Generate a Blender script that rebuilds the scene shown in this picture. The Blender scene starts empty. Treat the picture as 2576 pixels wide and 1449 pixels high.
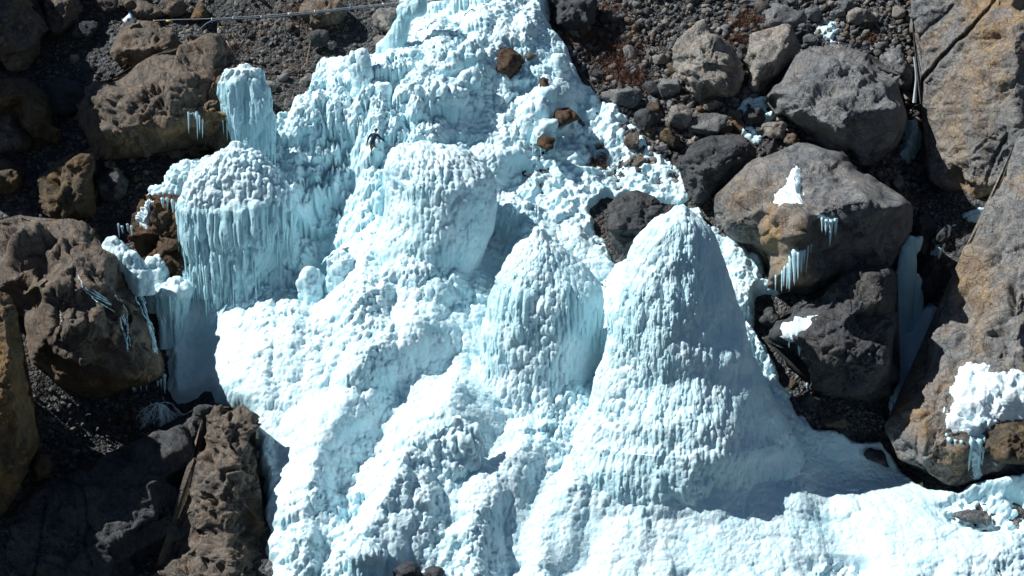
import bpy, bmesh, math, random
import numpy as np
from mathutils import Vector, Matrix
from mathutils.geometry import delaunay_2d_cdt

np.seterr(all='ignore')
random.seed(7)
RNG = np.random.default_rng(7)
SC = bpy.context.scene
COL = SC.collection

# ------------------------------------------------------------------ camera
VW, VH = 2576.0, 1449.0          # units the photograph was measured in
HFOV = math.radians(36.0)
PITCH = math.radians(-16.0)
CAM = np.array([0.0, 0.0, 50.0])
FPX = VW / 2 / math.tan(HFOV / 2)
cd = bpy.data.cameras.new('camera'); cam = bpy.data.objects.new('camera', cd); COL.objects.link(cam)
cam.location = CAM; cam.rotation_euler = (math.pi / 2 + PITCH, 0, 0)
cd.sensor_fit = 'HORIZONTAL'; cd.angle = HFOV; cd.clip_start = 1; cd.clip_end = 3000
SC.camera = cam

# ------------------------------------------------------------------ sky, sun, exposure
SUN = Vector((-0.65, -0.05, 0.76)).normalized()     # towards the sun
wd = bpy.data.worlds.new('World'); SC.world = wd; wd.use_nodes = True
nt = wd.node_tree
sky = nt.nodes.new('ShaderNodeTexSky'); sky.sky_type = 'NISHITA'; sky.sun_disc = False
sky.sun_elevation = math.asin(SUN.z); sky.sun_rotation = math.atan2(SUN.x, SUN.y)
sky.altitude = 2500; sky.air_density = 0.7; sky.dust_density = 0.05; sky.ozone_density = 0.6
bg = nt.nodes['Background']; bg.inputs['Strength'].default_value = 0.05
nt.links.new(sky.outputs[0], bg.inputs[0])
sl = bpy.data.lights.new('sun', 'SUN'); so = bpy.data.objects.new('sun', sl); COL.objects.link(so)
sl.energy = 5.0; sl.angle = math.radians(0.5); sl.color = (1.0, 0.985, 0.955)
so.rotation_euler = (-SUN).to_track_quat('-Z', 'Y').to_euler(); so.location = (0, 60, 120)
SC.view_settings.view_transform = 'Standard'; SC.view_settings.look = 'None'
SC.view_settings.exposure = 0.44; SC.view_settings.gamma = 1.0
SC.view_settings.use_curve_mapping = False
SC.cycles.max_bounces = 6; SC.cycles.diffuse_bounces = 3; SC.cycles.glossy_bounces = 2
SC.cycles.transmission_bounces = 3; SC.cycles.use_denoising = True

# ------------------------------------------------------------------ projection helpers
cP, sP = math.cos(PITCH), math.sin(PITCH)
def rays(u, v):
    u = np.asarray(u, float); v = np.asarray(v, float)
    a = (u - VW / 2) / FPX; b = (VH / 2 - v) / FPX
    return np.stack([a, cP - sP * b, sP + cP * b], -1)
def at(u, v, y):
    d = rays(u, v)
    return CAM + d * (np.asarray(y, float) / d[..., 1])[..., None]
SLOPE = math.radians(40)
NRM = np.array([0, -math.sin(SLOPE), math.cos(SLOPE)])
TUP = np.array([0, math.cos(SLOPE), math.sin(SLOPE)])
ORG = at(945.0, 395.0, 102.0); ORG[0] = 0
def plane_hit(u, v, h=0.0):
    d = rays(u, v)
    k = ((ORG + np.asarray(h, float)[..., None] * NRM - CAM) @ NRM if np.ndim(h) == 0 else ((ORG - CAM) @ NRM + h)) / (d @ NRM)
    return CAM + d * np.asarray(k)[..., None]
def to_st(p):
    q = p - ORG
    return q[..., 0], q @ TUP
def from_st(s, t, h):
    return ORG + s[..., None] * np.array([1.0, 0, 0]) + t[..., None] * TUP + h[..., None] * NRM

# ------------------------------------------------------------------ noise
def hsh(ix, iy, iz, seed):
    h = (ix.astype(np.uint32) * np.uint32(374761393) + iy.astype(np.uint32) * np.uint32(668265263)
         + iz.astype(np.uint32) * np.uint32(2246822519) + np.uint32((seed * 3266489917) & 0xffffffff))
    h = (h ^ (h >> np.uint32(13))) * np.uint32(1274126177)
    h = (h ^ (h >> np.uint32(16))) * np.uint32(2654435761)
    h = h ^ (h >> np.uint32(15))
    return h
def h01(h): return (h & np.uint32(0xffffff)).astype(np.float32) / np.float32(16777216.0)
def vnoise(p, seed=0):
    p = p.astype(np.float32); i = np.floor(p).astype(np.int64).astype(np.int32); f = p - i
    f = f * f * f * (f * (f * 6 - 15) + 10)
    r = 0
    for dx in (0, 1):
        wx = f[:, 0] if dx else 1 - f[:, 0]
        for dy in (0, 1):
            wy = wx * (f[:, 1] if dy else 1 - f[:, 1])
            for dz in (0, 1):
                r = r + wy * (f[:, 2] if dz else 1 - f[:, 2]) * h01(hsh(i[:, 0] + dx, i[:, 1] + dy, i[:, 2] + dz, seed))
    return r * 2 - 1
def fbm(p, seed=0, octv=4, gain=0.5):
    a, r, n = 1.0, 0, 0
    for k in range(octv):
        r = r + a * vnoise(p * (2.03 ** k) + 17.3 * k, seed + k); n += a; a *= gain
    return r / n
def ridged(p, seed=0, octv=4):
    a, r, n = 1.0, 0, 0
    for k in range(octv):
        r = r + a * (1 - np.abs(vnoise(p * (2.1 ** k) + 5.7 * k, seed + k))); n += a; a *= 0.5
    return r / n
def lumps3(p, cell, seed, up=1.0, tail=2.0, zs=1.0):
    """height of a union of drop-shaped swellings (round above, tailing off below)"""
    q = (p / cell).astype(np.float32); q[:, 2] /= zs
    i = np.floor(q).astype(np.int32); best = np.zeros(len(q), np.float32)
    for dx in (-1, 0, 1):
        for dy in (-1, 0, 1):
            for dz in (-1, 0, 1):
                c0, c1, c2 = i[:, 0] + dx, i[:, 1] + dy, i[:, 2] + dz
                h = hsh(c0, c1, c2, seed)
                fx = h01(h) ; fy = h01(h * np.uint32(747796405) >> np.uint32(3)); fz = h01(h * np.uint32(2891336453) >> np.uint32(5))
                R = 0.49 + 0.36 * h01(h * np.uint32(1597334677) >> np.uint32(4))
                ex = q[:, 0] - c0 - 0.15 - 0.7 * fx; ey = q[:, 1] - c1 - 0.15 - 0.7 * fy; ez = q[:, 2] - c2 - 0.15 - 0.7 * fz
                k = np.where(ez > 0, ez / up, ez / tail)
                r2 = (ex * ex + ey * ey + k * k) / (R * R)
                best = np.maximum(best, R * np.sqrt(np.maximum(0, 1 - r2)))
    return best * cell
def lumps2(s, t, cell, seed, up=1.0, tail=1.0):
    a = (s / cell).astype(np.float32); b = (t / cell).astype(np.float32)
    i = np.floor(a).astype(np.int32); j = np.floor(b).astype(np.int32); best = np.zeros(a.shape, np.float32)
    z0 = np.zeros(a.shape, np.int32)
    for dx in (-1, 0, 1):
        for dy in (-1, 0, 1):
            h = hsh(i + dx, j + dy, z0, seed)
            fx = h01(h); fy = h01(h * np.uint32(747796405) >> np.uint32(3)); R = 0.44 + 0.36 * h01(h * np.uint32(1597334677) >> np.uint32(4))
            ex = a - i - dx - 0.15 - 0.7 * fx; ey = b - j - dy - 0.15 - 0.7 * fy
            k = np.where(ey > 0, ey / up, ey / tail)
            best = np.maximum(best, R * np.sqrt(np.maximum(0, 1 - (ex * ex + k * k) / (R * R))))
    return best * cell
def sst(x, a, b):
    x = np.clip((x - a) / (b - a), 0, 1); return x * x * (3 - 2 * x)

# ------------------------------------------------------------------ polygon helpers
def inside(px, py, poly):
    r = np.zeros(px.shape, bool); n = len(poly)
    for k in range(n):
        x1, y1 = poly[k]; x2, y2 = poly[(k + 1) % n]
        if y1 == y2: continue
        c = (y1 > py) != (y2 > py)
        r ^= c & (px < (x2 - x1) * (py - y1) / (y2 - y1) + x1)
    return r
def seg_dist(px, py, pts, closed=True):
    best = np.full(px.shape, 1e9); n = len(pts)
    for k in range(n if closed else n - 1):
        x1, y1 = pts[k]; x2, y2 = pts[(k + 1) % n]
        dx, dy = x2 - x1, y2 - y1; L = dx * dx + dy * dy + 1e-9
        w = np.clip(((px - x1) * dx + (py - y1) * dy) / L, 0, 1)
        best = np.minimum(best, (px - x1 - w * dx) ** 2 + (py - y1 - w * dy) ** 2)
    return np.sqrt(best)
def densify(poly, step, rough, seed):
    rr = random.Random(seed); out = []
    n = len(poly)
    def rec(a, b, d):
        L = math.hypot(b[0] - a[0], b[1] - a[1])
        if L < step: out.append(a); return
        m = ((a[0] + b[0]) / 2 + rr.uniform(-1, 1) * rough * L, (a[1] + b[1]) / 2 + rr.uniform(-1, 1) * rough * L)
        rec(a, m, d + 1); rec(m, b, d + 1)
    for k in range(n): rec(poly[k], poly[(k + 1) % n], 0)
    return out

# ------------------------------------------------------------------ mesh helpers
def mesh_from(name, V, F, mats, smooth=True, attrs=None):
    V = np.ascontiguousarray(V, np.float32); F = np.ascontiguousarray(F, np.int32)
    me = bpy.data.meshes.new(name); nv, nf, k = len(V), len(F), F.shape[1]
    me.vertices.add(nv); me.vertices.foreach_set('co', V.ravel())
    me.loops.add(nf * k); me.loops.foreach_set('vertex_index', F.ravel())
    me.polygons.add(nf); me.polygons.foreach_set('loop_start', np.arange(0, nf * k, k, dtype=np.int32))
    me.polygons.foreach_set('loop_total', np.full(nf, k, np.int32))
    if smooth: me.polygons.foreach_set('use_smooth', np.ones(nf, bool))
    for m in (mats if isinstance(mats, (list, tuple)) else [mats]): me.materials.append(m)
    for an, av in (attrs or {}).items():
        a = me.attributes.new(an, 'FLOAT', 'POINT'); a.data.foreach_set('value', np.ascontiguousarray(av, np.float32))
    me.update(calc_edges=True)
    return me
def obj(name, me, parent=None, loc=None):
    o = bpy.data.objects.new(name, me); COL.objects.link(o)
    if loc is not None: o.location = loc
    if parent is not None: o.parent = parent
    return o
def tag(o, label, cat, group=None):
    o['label'] = label; o['category'] = cat
    if group: o['group'] = group
    return o
def kind(o, k, label=None):
    o['kind'] = k
    if label: o['label'] = label
    return o
def empty(name, loc):
    o = bpy.data.objects.new(name, None); o.empty_display_size = 0.2; COL.objects.link(o); o.location = loc
    return o
def vnormals(V, F):
    a, b, c = V[F[:, 0]], V[F[:, 1]], V[F[:, 2]]
    n = np.cross(b - a, c - a); N = np.zeros_like(V)
    for k in range(F.shape[1]): np.add.at(N, F[:, k], n)
    return N / (np.linalg.norm(N, axis=1, keepdims=True) + 1e-12)
def grid_normals(P):
    du = np.gradient(P, axis=1); dv = np.gradient(P, axis=0)
    n = np.cross(du, dv); return n / (np.linalg.norm(n, axis=-1, keepdims=True) + 1e-9)

# ------------------------------------------------------------------ materials
class Nodes:
    def __init__(s, name):
        s.m = bpy.data.materials.new(name); s.m.use_nodes = True
        s.t = s.m.node_tree; s.b = s.t.nodes['Principled BSDF']; s.out = s.t.nodes['Material Output']
    def n(s, typ, **kw):
        d = s.t.nodes.new(typ)
        for k, v in kw.items(): setattr(d, k, v)
        return d
    def set(s, sock, v):
        if hasattr(v, 'links') or isinstance(v, bpy.types.NodeSocket): s.t.links.new(v, sock)
        else: sock.default_value = v
    def pos(s, scale=(1, 1, 1)):
        g = s.n('ShaderNodeNewGeometry'); mp = s.n('ShaderNodeMapping'); mp.inputs['Scale'].default_value = scale
        s.t.links.new(g.outputs['Position'], mp.inputs['Vector']); return mp.outputs[0]
    def noise(s, vec, scale, detail=5, rough=0.55, dist=0.0):
        d = s.n('ShaderNodeTexNoise'); s.t.links.new(vec, d.inputs['Vector'])
        d.inputs['Scale'].default_value = scale; d.inputs['Detail'].default_value = detail
        d.inputs['Roughness'].default_value = rough; d.inputs['Distortion'].default_value = dist
        return d.outputs['Fac']
    def ramp(s, fac, stops):
        d = s.n('ShaderNodeValToRGB'); s.t.links.new(fac, d.inputs[0]); e = d.color_ramp.elements
        while len(e) > 1: e.remove(e[-1])
        for k, (p, c) in enumerate(stops):
            x = e[0] if k == 0 else e.new(p)
            x.position = p; c = (c, c, c) if isinstance(c, (int, float)) else c; x.color = (*c, 1)
        return d.outputs[0]
    def mix(s, fac, a, b, mode='MIX'):
        d = s.n('ShaderNodeMix', data_type='RGBA', blend_type=mode)
        s.set(d.inputs[0], fac)
        for k, v in ((6, a), (7, b)):
            if isinstance(v, tuple): d.inputs[k].default_value = (*v, 1)
            else: s.t.links.new(v, d.inputs[k])
        return d.outputs[2]
    def math(s, op, a, b=0.0):
        d = s.n('ShaderNodeMath', operation=op); s.set(d.inputs[0], a); s.set(d.inputs[1], b); return d.outputs[0]
    def attr(s, name):
        d = s.n('ShaderNodeAttribute'); d.attribute_name = name; return d.outputs['Fac']
    def bump(s, h, strength, dist):
        d = s.n('ShaderNodeBump'); d.inputs['Strength'].default_value = strength; d.inputs['Distance'].default_value = dist
        s.t.links.new(h, d.inputs['Height']); s.t.links.new(d.outputs[0], s.b.inputs['Normal'])
    def color(s, c): s.set(s.b.inputs['Base Color'], c if not isinstance(c, tuple) else (*c, 1))

def make_ice(name, frost=(0.645, 0.84, 0.90), clear=(0.46, 0.74, 0.82), sss=0.0):
    N = Nodes(name); p = N.pos(); c = N.attr('clear')
    mott = N.noise(p, 0.55, 5, 0.6, 0.4)
    milky = tuple(x * y for x, y in zip(frost, (0.74, 0.90, 0.945)))
    fc = N.mix(N.ramp(mott, [(0.42, 0.0), (0.66, 0.85)]), frost, milky)
    fc = N.mix(N.ramp(N.noise(p, 3.0, 4, 0.6), [(0.45, 0.0), (0.75, 0.45)]), fc, (0.82, 0.92, 0.95))
    N.color(N.mix(c, fc, clear))
    N.set(N.b.inputs['Roughness'], N.math('SUBTRACT', 0.46, N.math('MULTIPLY', c, 0.28)))
    N.b.inputs['Specular IOR Level'].default_value = 0.45
    if sss > 0:
        N.b.inputs['Subsurface Weight'].default_value = sss
        N.b.inputs['Subsurface Radius'].default_value = (0.35, 0.8, 1.0)
        N.b.inputs['Subsurface Scale'].default_value = 0.09
    h = N.math('ADD', N.noise(p, 9.0, 4, 0.6), N.math('MULTIPLY', N.noise(p, 30.0, 2, 0.6), 0.35))
    N.bump(h, 0.55, 0.12)
    return N.m

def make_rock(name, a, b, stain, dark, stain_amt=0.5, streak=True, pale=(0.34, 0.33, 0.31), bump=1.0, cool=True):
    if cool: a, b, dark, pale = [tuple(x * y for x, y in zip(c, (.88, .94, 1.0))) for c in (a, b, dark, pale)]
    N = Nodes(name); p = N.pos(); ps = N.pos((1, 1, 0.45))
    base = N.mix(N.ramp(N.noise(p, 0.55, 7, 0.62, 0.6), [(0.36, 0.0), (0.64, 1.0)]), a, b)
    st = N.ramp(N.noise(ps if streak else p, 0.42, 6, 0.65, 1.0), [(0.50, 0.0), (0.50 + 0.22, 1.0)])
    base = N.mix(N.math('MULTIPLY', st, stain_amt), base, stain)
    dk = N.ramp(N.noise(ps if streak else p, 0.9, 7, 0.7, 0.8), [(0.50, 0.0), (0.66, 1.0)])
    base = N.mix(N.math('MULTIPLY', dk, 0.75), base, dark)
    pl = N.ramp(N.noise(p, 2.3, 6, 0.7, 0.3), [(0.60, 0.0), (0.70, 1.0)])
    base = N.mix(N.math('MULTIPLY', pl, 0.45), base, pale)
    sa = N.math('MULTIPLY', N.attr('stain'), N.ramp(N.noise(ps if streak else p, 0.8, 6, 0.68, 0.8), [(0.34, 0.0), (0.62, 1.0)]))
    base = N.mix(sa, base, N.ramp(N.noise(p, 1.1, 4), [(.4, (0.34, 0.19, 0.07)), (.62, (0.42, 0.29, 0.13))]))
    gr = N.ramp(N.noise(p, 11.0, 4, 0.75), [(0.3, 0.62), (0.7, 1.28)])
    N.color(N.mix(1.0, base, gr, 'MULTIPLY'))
    N.b.inputs['Roughness'].default_value = 0.88; N.b.inputs['Specular IOR Level'].default_value = 0.25
    hb = N.math('ADD', N.noise(p, 2.2, 8, 0.68, 0.5), N.math('MULTIPLY', N.noise(p, 14.0, 4, 0.7), 0.3))
    for sc_, am in ((1.1, .9), (3.2, .35)):
        vo = N.n('ShaderNodeTexVoronoi', feature='DISTANCE_TO_EDGE'); vo.inputs['Scale'].default_value = sc_
        wv = N.n('ShaderNodeVectorMath', operation='ADD'); nz = N.n('ShaderNodeTexNoise'); nz.inputs['Scale'].default_value = sc_ * 1.4; nz.inputs['Detail'].default_value = 4
        N.t.links.new(p, nz.inputs['Vector']); N.t.links.new(p, wv.inputs[0]); N.t.links.new(nz.outputs['Color'], wv.inputs[1]); N.t.links.new(wv.outputs[0], vo.inputs['Vector'])
        hb = N.math('ADD', hb, N.math('MULTIPLY', N.ramp(vo.outputs['Distance'], [(0.0, 0.0), (0.045, 1.0)]), am * .5))
    N.bump(hb, 0.9 * bump, 0.22)
    return N.m

M_ICE = make_ice('frosted_ice')
M_SNOW = make_ice('granular_snow', frost=(0.76, 0.88, 0.92), sss=0.0)
M_BROWN = make_rock('brown_rock', (0.21, 0.172, 0.135), (0.14, 0.128, 0.116), (0.24, 0.135, 0.055), (0.045, 0.043, 0.042), 0.6, cool=False)
M_GREY = make_rock('grey_rock', (0.29, 0.275, 0.255), (0.18, 0.182, 0.185), (0.27, 0.20, 0.135), (0.058, 0.062, 0.067), 0.4)
M_TAN = make_rock('tan_rock', (0.40, 0.345, 0.285), (0.28, 0.26, 0.235), (0.35, 0.245, 0.15), (0.085, 0.082, 0.078), 0.5, pale=(0.46, 0.43, 0.39))
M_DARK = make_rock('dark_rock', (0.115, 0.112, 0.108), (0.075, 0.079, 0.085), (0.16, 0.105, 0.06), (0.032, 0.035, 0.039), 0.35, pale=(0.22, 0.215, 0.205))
M_WALL = make_rock('stained_wall_rock', (0.31, 0.285, 0.255), (0.19, 0.195, 0.195), (0.38, 0.245, 0.12), (0.08, 0.082, 0.085), 0.65, pale=(0.50, 0.46, 0.39))
M_OCHRE = make_rock('ochre_rock', (0.16, 0.115, 0.065), (0.09, 0.08, 0.065), (0.25, 0.15, 0.05), (0.035, 0.033, 0.03), 0.7, cool=False)
M_RUST = make_rock('rust_rock', (0.13, 0.075, 0.04), (0.09, 0.065, 0.05), (0.20, 0.085, 0.025), (0.03, 0.026, 0.022), 0.7, pale=(0.2, 0.16, 0.12), cool=False)

# ------------------------------------------------------------------ macro relief of the slope (bumps on a 40 degree incline)
BUMPS = [  # u, v, half width, half height (photo units), turn (deg), height m
    (1065, 760, 120, 150, 0, 2.0), (900, 900, 190, 170, -20, 1.0), (1165, 1080, 90, 150, 25, 1.4),
    (1330, 1140, 150, 170, 0, .8), (800, 1130, 110, 190, -25, 1.3), (1000, 1290, 130, 210, -28, 1.7),
    (1640, 1250, 300, 110, 0, .4), (960, 640, 110, 120, 0, 1.0), 
    (850, 560, 100, 120, 0, -3.2), (760, 680, 90, 90, 0, -2.2), (700, 780, 140, 60, 0, -1.0), (480, 870, 90, 130, 0, -2.2),
    (1250, 620, 70, 110, 0, -2.0), (2200, 1190, 180, 85, 10, -2.2), (1760, 1215, 250, 75, 0, 1.1), (2290, 1050, 90, 130, 0, -1.5),
    (1900, 1360, 330, 90, 0, 0.3), (2400, 1400, 260, 110, 10, 0.9), (1440, 780, 60, 90, 0, -1.2),
    (1080, 420, 160, 90, 0, 0.8), (930, 260, 180, 110, 0, 1.2), (1120, 190, 130, 130, 0, 1.5),
    (1280, 60, 160, 140, 0, 1.8), (1330, 250, 120, 120, 0, 1.6), (1260, 340, 60, 130, -25, -1.8),
    (1480, 330, 70, 130, 20, -0.8), (330, 1080, 170, 130, 0, -3.5), (300, 1330, 330, 190, 0, -2.5),
    (2300, 420, 60, 130, 0, -3.2), (2290, 740, 60, 130, 0, -3.0), (2290, 900, 60, 130, 0, -2.4),
]
_B = []
for (bu, bv, bw, bh, brot, bz) in BUMPS:
    c = plane_hit(bu, bv, bz); pm = FPX / np.linalg.norm(c - CAM)
    s0, t0 = to_st(c); r = math.radians(brot)
    _B.append((float(s0), float(t0), bw / pm, bh / pm / 0.83, math.cos(r), math.sin(r), bz))
GULLIES = [  # downhill furrows and (negative depth) flow ribs: photo line, half width m, depth m
    ([(1100, 950), (1010, 1010), (965, 1080), (942, 1150), (915, 1220), (880, 1290), (845, 1380), (830, 1480)], 1.3, 1.9),
    ([(1255, 1130), (1205, 1200), (1150, 1265), (1110, 1330), (1085, 1410), (1070, 1480)], 1.2, 1.5),
    ([(1440, 1110), (1360, 1230), (1305, 1330), (1275, 1440)], 1.3, 1.4),
    ([(840, 860), (765, 945), (720, 1030), (695, 1110), (700, 1200)], 1.1, 1.0),
    ([(1010, 800), (930, 870), (850, 930), (800, 1000)], 1.0, .8),
    ([(1560, 1240), (1500, 1330), (1450, 1440)], 1.3, 1.0),
    ([(2060, 1230), (2110, 1320), (2150, 1450)], 1.2, .8),
    ([(1040, 880), (900, 1000), (830, 1110), (780, 1220), (750, 1340)], 1.2, -.9),
    ([(1150, 1030), (1080, 1110), (1010, 1200), (950, 1290), (910, 1370)], 1.3, -1.2),
    ([(1300, 1150), (1240, 1240), (1190, 1330)], 1.2, -.8),
]
_G = []
for ln, gw, gd in GULLIES:
    a = np.array(ln, float); s_, t_ = to_st(plane_hit(a[:, 0], a[:, 1], 0.8 * np.ones(len(a)))); _G.append((list(zip(s_, t_)), gw, gd))
def macro(s, t):
    s = np.asarray(s, float); t = np.asarray(t, float)
    r = macro0(s, t)
    q = np.stack([s, t, 0 * s], -1).reshape(-1, 3) * .5
    ws = s + .5 * fbm(q, 91, 2).reshape(np.shape(s)); wt = t + .5 * fbm(q, 92, 2).reshape(np.shape(s))
    for ln, gw, gd in _G:
        r = r - .55 * gd * np.exp(-(seg_dist(ws, wt, ln, False) / gw) ** 2)
    return r
def macro0(s, t):
    r = np.zeros(np.shape(s))
    for s0, t0, a, b, co, si, z in _B:
        x = s - s0; y = t - t0
        X = (x * co + y * si) / a; Y = (-x * si + y * co) / b
        r = r + z * np.exp(-0.9 * (X * X + Y * Y))
    return r
def ground_hit(u, v, extra=0.0):
    u = np.asarray(u, float); v = np.asarray(v, float)
    h = np.zeros(u.shape) + extra; p = None
    for _ in range(5):
        d = rays(u, v); k = ((ORG - CAM) @ NRM + h) / (d @ NRM); p = CAM + d * k[..., None]
        s, t = to_st(p); h = 0.5 * h + 0.5 * (macro(s, t) + extra)
    return p
def gy(u, v): return float(ground_hit(u, v)[1])
def pxm(p): return FPX / float(np.linalg.norm(np.asarray(p) - CAM))

# ================================================================== ground
def ground_noise(s, t):
    q = np.stack([s, t, 0 * s], -1).reshape(-1, 3)
    return (0.55 * fbm(q * 0.22, 3, 4) + 0.10 * fbm(q * 1.6, 9, 3)).reshape(np.shape(s))
def build_ground():
    N = Nodes('gravel_scree'); p = N.pos()
    v = N.n('ShaderNodeTexVoronoi'); v.inputs['Scale'].default_value = 4.2; N.t.links.new(p, v.inputs['Vector'])
    v2 = N.n('ShaderNodeTexVoronoi'); v2.inputs['Scale'].default_value = 9.0; N.t.links.new(p, v2.inputs['Vector'])
    base = N.ramp(N.noise(p, 0.18, 5, 0.6), [(0.35, (0.045, 0.050, 0.054)), (0.52, (0.064, 0.065, 0.065)), (0.68, (0.062, 0.054, 0.048))])
    sp = N.n('ShaderNodeSeparateColor'); N.t.links.new(v.outputs['Color'], sp.inputs[0])
    tint = N.ramp(sp.outputs[0], [(0.0, 0.45), (0.6, 1.0), (0.9, 1.7), (1.0, 2.4)])
    N.color(N.mix(1.0, base, tint, 'MULTIPLY'))
    N.b.inputs['Roughness'].default_value = 0.95
    hh = N.math('ADD', N.math('SUBTRACT', 1.0, v.outputs['Distance']), N.math('MULTIPLY', N.math('SUBTRACT', 1.0, v2.outputs['Distance']), 0.5))
    N.bump(hh, 1.0, 0.22)
    xs = np.concatenate([np.linspace(-190, -42, 38), np.arange(-41.8, 41.9, 0.2), np.linspace(42, 190, 38)])
    ys = np.concatenate([np.linspace(-75, -32, 24), np.arange(-31.8, 27, 0.2), np.linspace(27.2, 170, 40)])
    S, T = np.meshgrid(xs, ys)
    h = macro(S, T) + ground_noise(S, T) - 0.35
    h = h + 9.0 * sst(np.abs(S), 46, 120) * (1 + 0.4 * fbm(np.stack([S, T, 0 * S], -1).reshape(-1, 3) * 0.05, 4, 3).reshape(S.shape))
    P = from_st(S, T, h); n0, n1 = S.shape
    I = np.arange(n0 * n1).reshape(n0, n1)
    F = np.stack([I[:-1, :-1], I[:-1, 1:], I[1:, 1:], I[1:, :-1]], -1).reshape(-1, 4)
    kind(obj('ground', mesh_from('ground', P.reshape(-1, 3), F, N.m)), 'structure', 'dark gravel and scree of the steep mountain slope')
    return N.m
M_SCREE = build_ground()

# ================================================================== ice sheet on the slope
ICE_POLY = [(1005, -60), (995, 40), (980, 95), (955, 150), (925, 152), (860, 150), (795, 152), (788, 178), (806, 200), (775, 235),
            (730, 270), (712, 300), (690, 305), (670, 345), (600, 420), (500, 470), (470, 600), (470, 700), (395, 790), (408, 880), (415, 955),
            (430, 1010), (520, 992), (535, 1008), (590, 1030), (626, 1042), (622, 1120), (648, 1190), (652, 1250), (660, 1320), (652, 1400), (680, 1520),
            (2700, 1520), (2700, 1170), (2560, 1190), (2480, 1200), (2400, 1222), (2345, 1212), (2280, 1170), (2235, 1110), (2228, 1075),
            (2180, 1085), (2110, 1062), (2050, 1062), (2015, 1010), (1965, 925), (1925, 850), (1905, 790), (1915, 750), (2060, 735),
            (2050, 700), (1935, 690), (1928, 640), (1850, 605), (1800, 570), (1770, 520), (1690, 520), (1600, 640), (1555, 640), (1520, 590), (1500, 520),
            (1530, 490), (1640, 510), (1710, 510), (1760, 480), (1720, 420), (1670, 380), (1630, 325), (1590, 285), (1520, 245), (1470, 190), (1440, 130),
            (1400, 85), (1382, 20), (1385, -60)]
EXTRA_POLYS = [  # snow in the gully on the right and little fields between boulders
    [(2240, 780), (2300, 775), (2345, 745), (2372, 760), (2365, 800), (2345, 830), (2330, 920), (2300, 1000), (2240, 1040), (2235, 900)],
    [(2275, 375), (2285, 300), (2305, 310), (2308, 350), (2290, 385)],
    [(2395, 520), (2420, 535), (2490, 525), (2520, 505), (2480, 560), (2440, 560)],
    [(2350, 640), (2345, 600), (2365, 570), (2405, 565), (2385, 600), (2362, 645)],
    [(1850, 275), (1880, 245), (1920, 240), (1950, 255), (1955, 285), (1920, 300), (1890, 285)],
    [(2040, 72), (2075, 45), (2120, 55), (2125, 75), (2090, 95), (2140, 100), (2105, 108), (2050, 85)],
    [(1860, 310), (1890, 320), (1925, 315), (1930, 330), (1905, 345), (1880, 335)],
]
def poly_st(poly):
    a = np.array(poly, float); p = ground_hit(a[:, 0], a[:, 1]); s, t = to_st(p)
    return list(zip(s, t))
SMOOTH = [(480, 900, 120, 130, .75), (2130, 1180, 250, 120, .85), (2300, 900, 80, 220, .9), (2250, 1380, 420, 130, .7), (1850, 1400, 220, 90, .45), (1240, 690, 60, 60, .7),
          (1440, 320, 90, 160, .5), (850, 1080, 60, 90, .5), (1150, 1050, 80, 70, .6), (1200, 1180, 240, 150, .4), (1500, 1330, 250, 120, .35), (900, 1050, 70, 110, .4)]
BURIED = []   # (u, v, ru, rv): where bare rock or dirt breaks through the sheet
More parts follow.
